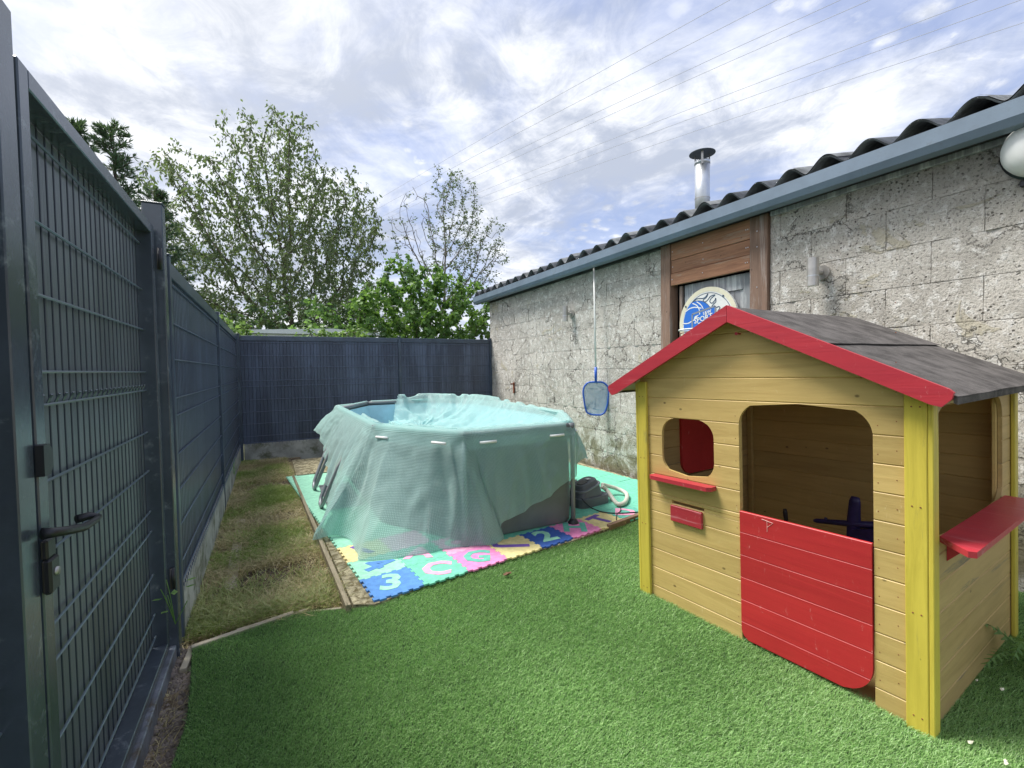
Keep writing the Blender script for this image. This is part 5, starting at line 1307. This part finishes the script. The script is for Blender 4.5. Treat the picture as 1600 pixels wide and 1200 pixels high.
make_tree('sparse_tree', 'thinner half bare tree with upswept twigs behind the bright hazel', 'tree',
          ell((5.3, 14, 6.2, 1.0, .9, 1.7), (6.0, 14, 5.2, 1.2, .9, 1.3), (4.1, 14, 5.5, 1.0, .9, 1.5), (5.0, 14, 4.2, 1.6, 1, 1)),
          (4.9, 14.2, -.1), (4.9, 14.2, 3.0), LM_small, MT['barkgrey'], .095, 5, 9, n_att=1100, spread=.26, droop=.2, twig=3, leaf_r=.03, kill=.26, D=.2, up=.35, r_tip=.007,
          prob=lambda P_: np.where(P_[:, 0] < 4.6, .22, .85))
make_tree('hazel_bush', 'bright green large leaved hazel bush rising behind the back fence next to the shed', 'bush',
          ell((3.2, 11, 2.3, 1.7, 1.1, 1.6), (4.3, 11, 2.2, 1.5, 1.0, 1.45), (2.0, 11, 2.0, 1.0, .9, 1.1), (2.9, 11, 3.5, .5, .5, .7), (3.9, 11, 3.2, .6, .5, .75), (5.2, 11, 2.2, .9, .8, 1.3), (5.9, 11.3, 2.9, .5, .5, .9), (1.2, 11, 1.9, .8, .8, 1.0), (3.3, 11, 3.0, 1.3, .8, 1.0)),
          (3.3, 11.2, -.1), (3.3, 11.2, .7), LM_hazel, MT['bark'], .12, 9, 12, n_att=1900, spread=.2, droop=.5, aspect=.85, twig=3, leaf_r=.03, kill=.30, D=.2, up=.3)
make_tree('laurel_bush', 'low dark green bush at the back fence under the tall tree', 'bush',
          ell((.6, 12.5, 1.9, 1.6, .9, 1.35), (1.9, 12.6, 2.2, 1.0, .8, 1.4), (-1.0, 12.5, 1.6, 1.4, .9, 1.3)),
          (.6, 12.7, -.1), (.6, 12.7, .6), LM_dark, MT['bark'], .12, 9, 21, n_att=1100, spread=.22, droop=.5, aspect=.5, twig=3, leaf_r=.03, kill=.32, D=.22)
make_tree('ivy_shrub', 'round leafy yellow green shrub peeking over the far left fence corner', 'shrub',
          ell((-.8, 10, 1.7, .75, .6, .72), (-.1, 9.9, 1.6, .5, .5, .6), (.8, 9.9, 1.7, .55, .4, .62), (1.5, 10.1, 1.8, .5, .4, .65)),
          (-.4, 10.1, -.1), (-.4, 10.1, .5), leaf_mat('shrub_leaf', (.09, .18, .04), (.22, .34, .10), .35, 2), MT['bark'], .09, 8, 25, n_att=700, spread=.16, droop=.5, aspect=.7, twig=3, leaf_r=.03, kill=.24, D=.16)
make_tree('far_hedge_tree', 'dark tree mass filling the gap between the tall tree and the hazel', 'tree',
          ell((3.4, 18, 2.8, 2.8, 1.0, 2.2), (-2.5, 18, 2.4, 2.4, 1, 2.0)), (1.5, 18.2, -.1), (1.5, 18.2, 1.5), LM_dark, MT['bark'], .16, 7, 41, n_att=1000, spread=.3, droop=.4, twig=3, leaf_r=.04, kill=.42, D=.3)
# conifers over the left fence: stem, whorls of feathery sprays
def conifer(label, base, H, W_, seed):
    r = np.random.default_rng(seed); t = thing('conifer', label, 'conifer', base, 'conifers behind the left fence'); b = MB(); b.tube([(0, 0, 0), (0.02, 0, H*.6), (0, 0.02, H)], [.06, .03, .004], 6)
    SV = []; 
    for k in range(int(H*60)):
        z = H*(.45 + .55*k/(H*60)); R = W_*(1 - (z/H)**3)*r.uniform(.6, 1.15) + .09; a = r.uniform(0, 6.28); e = r.uniform(.25, .8); P0 = np.array([0, 0, z]); d_ = np.array([math.cos(a)*math.cos(e), math.sin(a)*math.cos(e), math.sin(e)])
        m_ = max(3, int(R/.045)); pts = [P0 + d_*R*i/m_ + np.array([0, 0, -.12*R*(i/m_)**2]) for i in range(m_+1)]; b.tube([tuple(p) for p in pts[::2]] if m_ > 3 else [tuple(p) for p in pts], .004, 3, False)
        for i in range(1, m_+1):
            for q in range(15):
                dd_ = d_ + r.normal(0, .55, 3); dd_ /= np.linalg.norm(dd_); L_ = r.uniform(.03, .075)*(1.3 - .5*i/m_); SV.append((pts[i], dd_, L_))
    b.build('trunk', MT['bark'], t)
    P_ = np.array([s[0] for s in SV]); D_ = np.array([s[1] for s in SV]); L_ = np.array([s[2] for s in SV])[:, None]; sd_ = np.cross(D_, r.normal(0, 1, D_.shape)); sd_ /= np.linalg.norm(sd_, axis=1)[:, None]
    V = np.stack([P_ - sd_*.003, P_ + D_*L_*.5 + sd_*.0045, P_ + D_*L_, P_ + D_*L_*.5 - sd_*.0045], 1).reshape(-1, 3); o = (4*np.arange(len(P_)))[:, None]
    tag(npmesh('foliage', V, np.concatenate([o + [0, 1, 2], o + [0, 2, 3]]), LM_con, t), kind='stuff')
def cpos(u, Y): p = at(u, 500, 1, Y); return (p.x, Y, -.1)
conifer('dark conifer tip nearest the gate, above the gate top rail', cpos(122, 4.6), 3.36, .30, 1)
conifer('tallest feathery conifer tip, just left of the gate post top', cpos(188, 5.0), 3.54, .36, 2)
conifer('conifer right beside the tall gate post, mostly behind the fence', cpos(248, 6.2), 3.45, .5, 3)

# ------------------------------------------------------------------ neighbour's white roof beyond the fence
t = thing('white_outbuilding', 'low white roof of an outbuilding just showing over the back fence', 'outbuilding', (1.1, 10.9, 0))
b = MB(); b.cbox((-1.5, -.4, -.1), (1.0, .4, 2.17), .01); b.build('wall', mat('white_render', (.7, .7, .68), .8, 0, .2, 30, .1), t)
b = MB(); b.prism([(-1.6, 2.175), (1.12, 2.175), (1.0, 2.23), (.1, 2.30), (-1.5, 2.24)], lambda a, c, q: Vector((a, q, c)), -.45, .45); b.build('roof', MT['white'], t)

# ------------------------------------------------------------------ overhead cables
dv = Vector((-.1878, 1.2308, .1159)).normalized(); ords = ['topmost', 'second from the top', 'third from the top', 'middle', 'fifth from the top', 'second lowest', 'lowest']
for k, (u, v) in enumerate(((706, 244), (719, 256), (731, 272), (740, 277), (750, 300), (756, 307), (750, 322))):
    p = at(u, v, 2, 13.0); b = MB(); pts = []
    for i in range(25):
        s = -40 + 95*i/24; pts.append(p + dv*s - Vector((0, 0, .0006*(s*s - 0))) * (1 if s < 0 else .3))
    b.tube(pts, .0075, 5); tag(b.build('overhead_cable', mat('cable_grey', (.5, .52, .6), .6) if k == 0 else bpy.data.materials['cable_grey']), ords[k] + ' of the seven overhead power cables crossing the sky', 'power cable', 'overhead power cables crossing the sky')
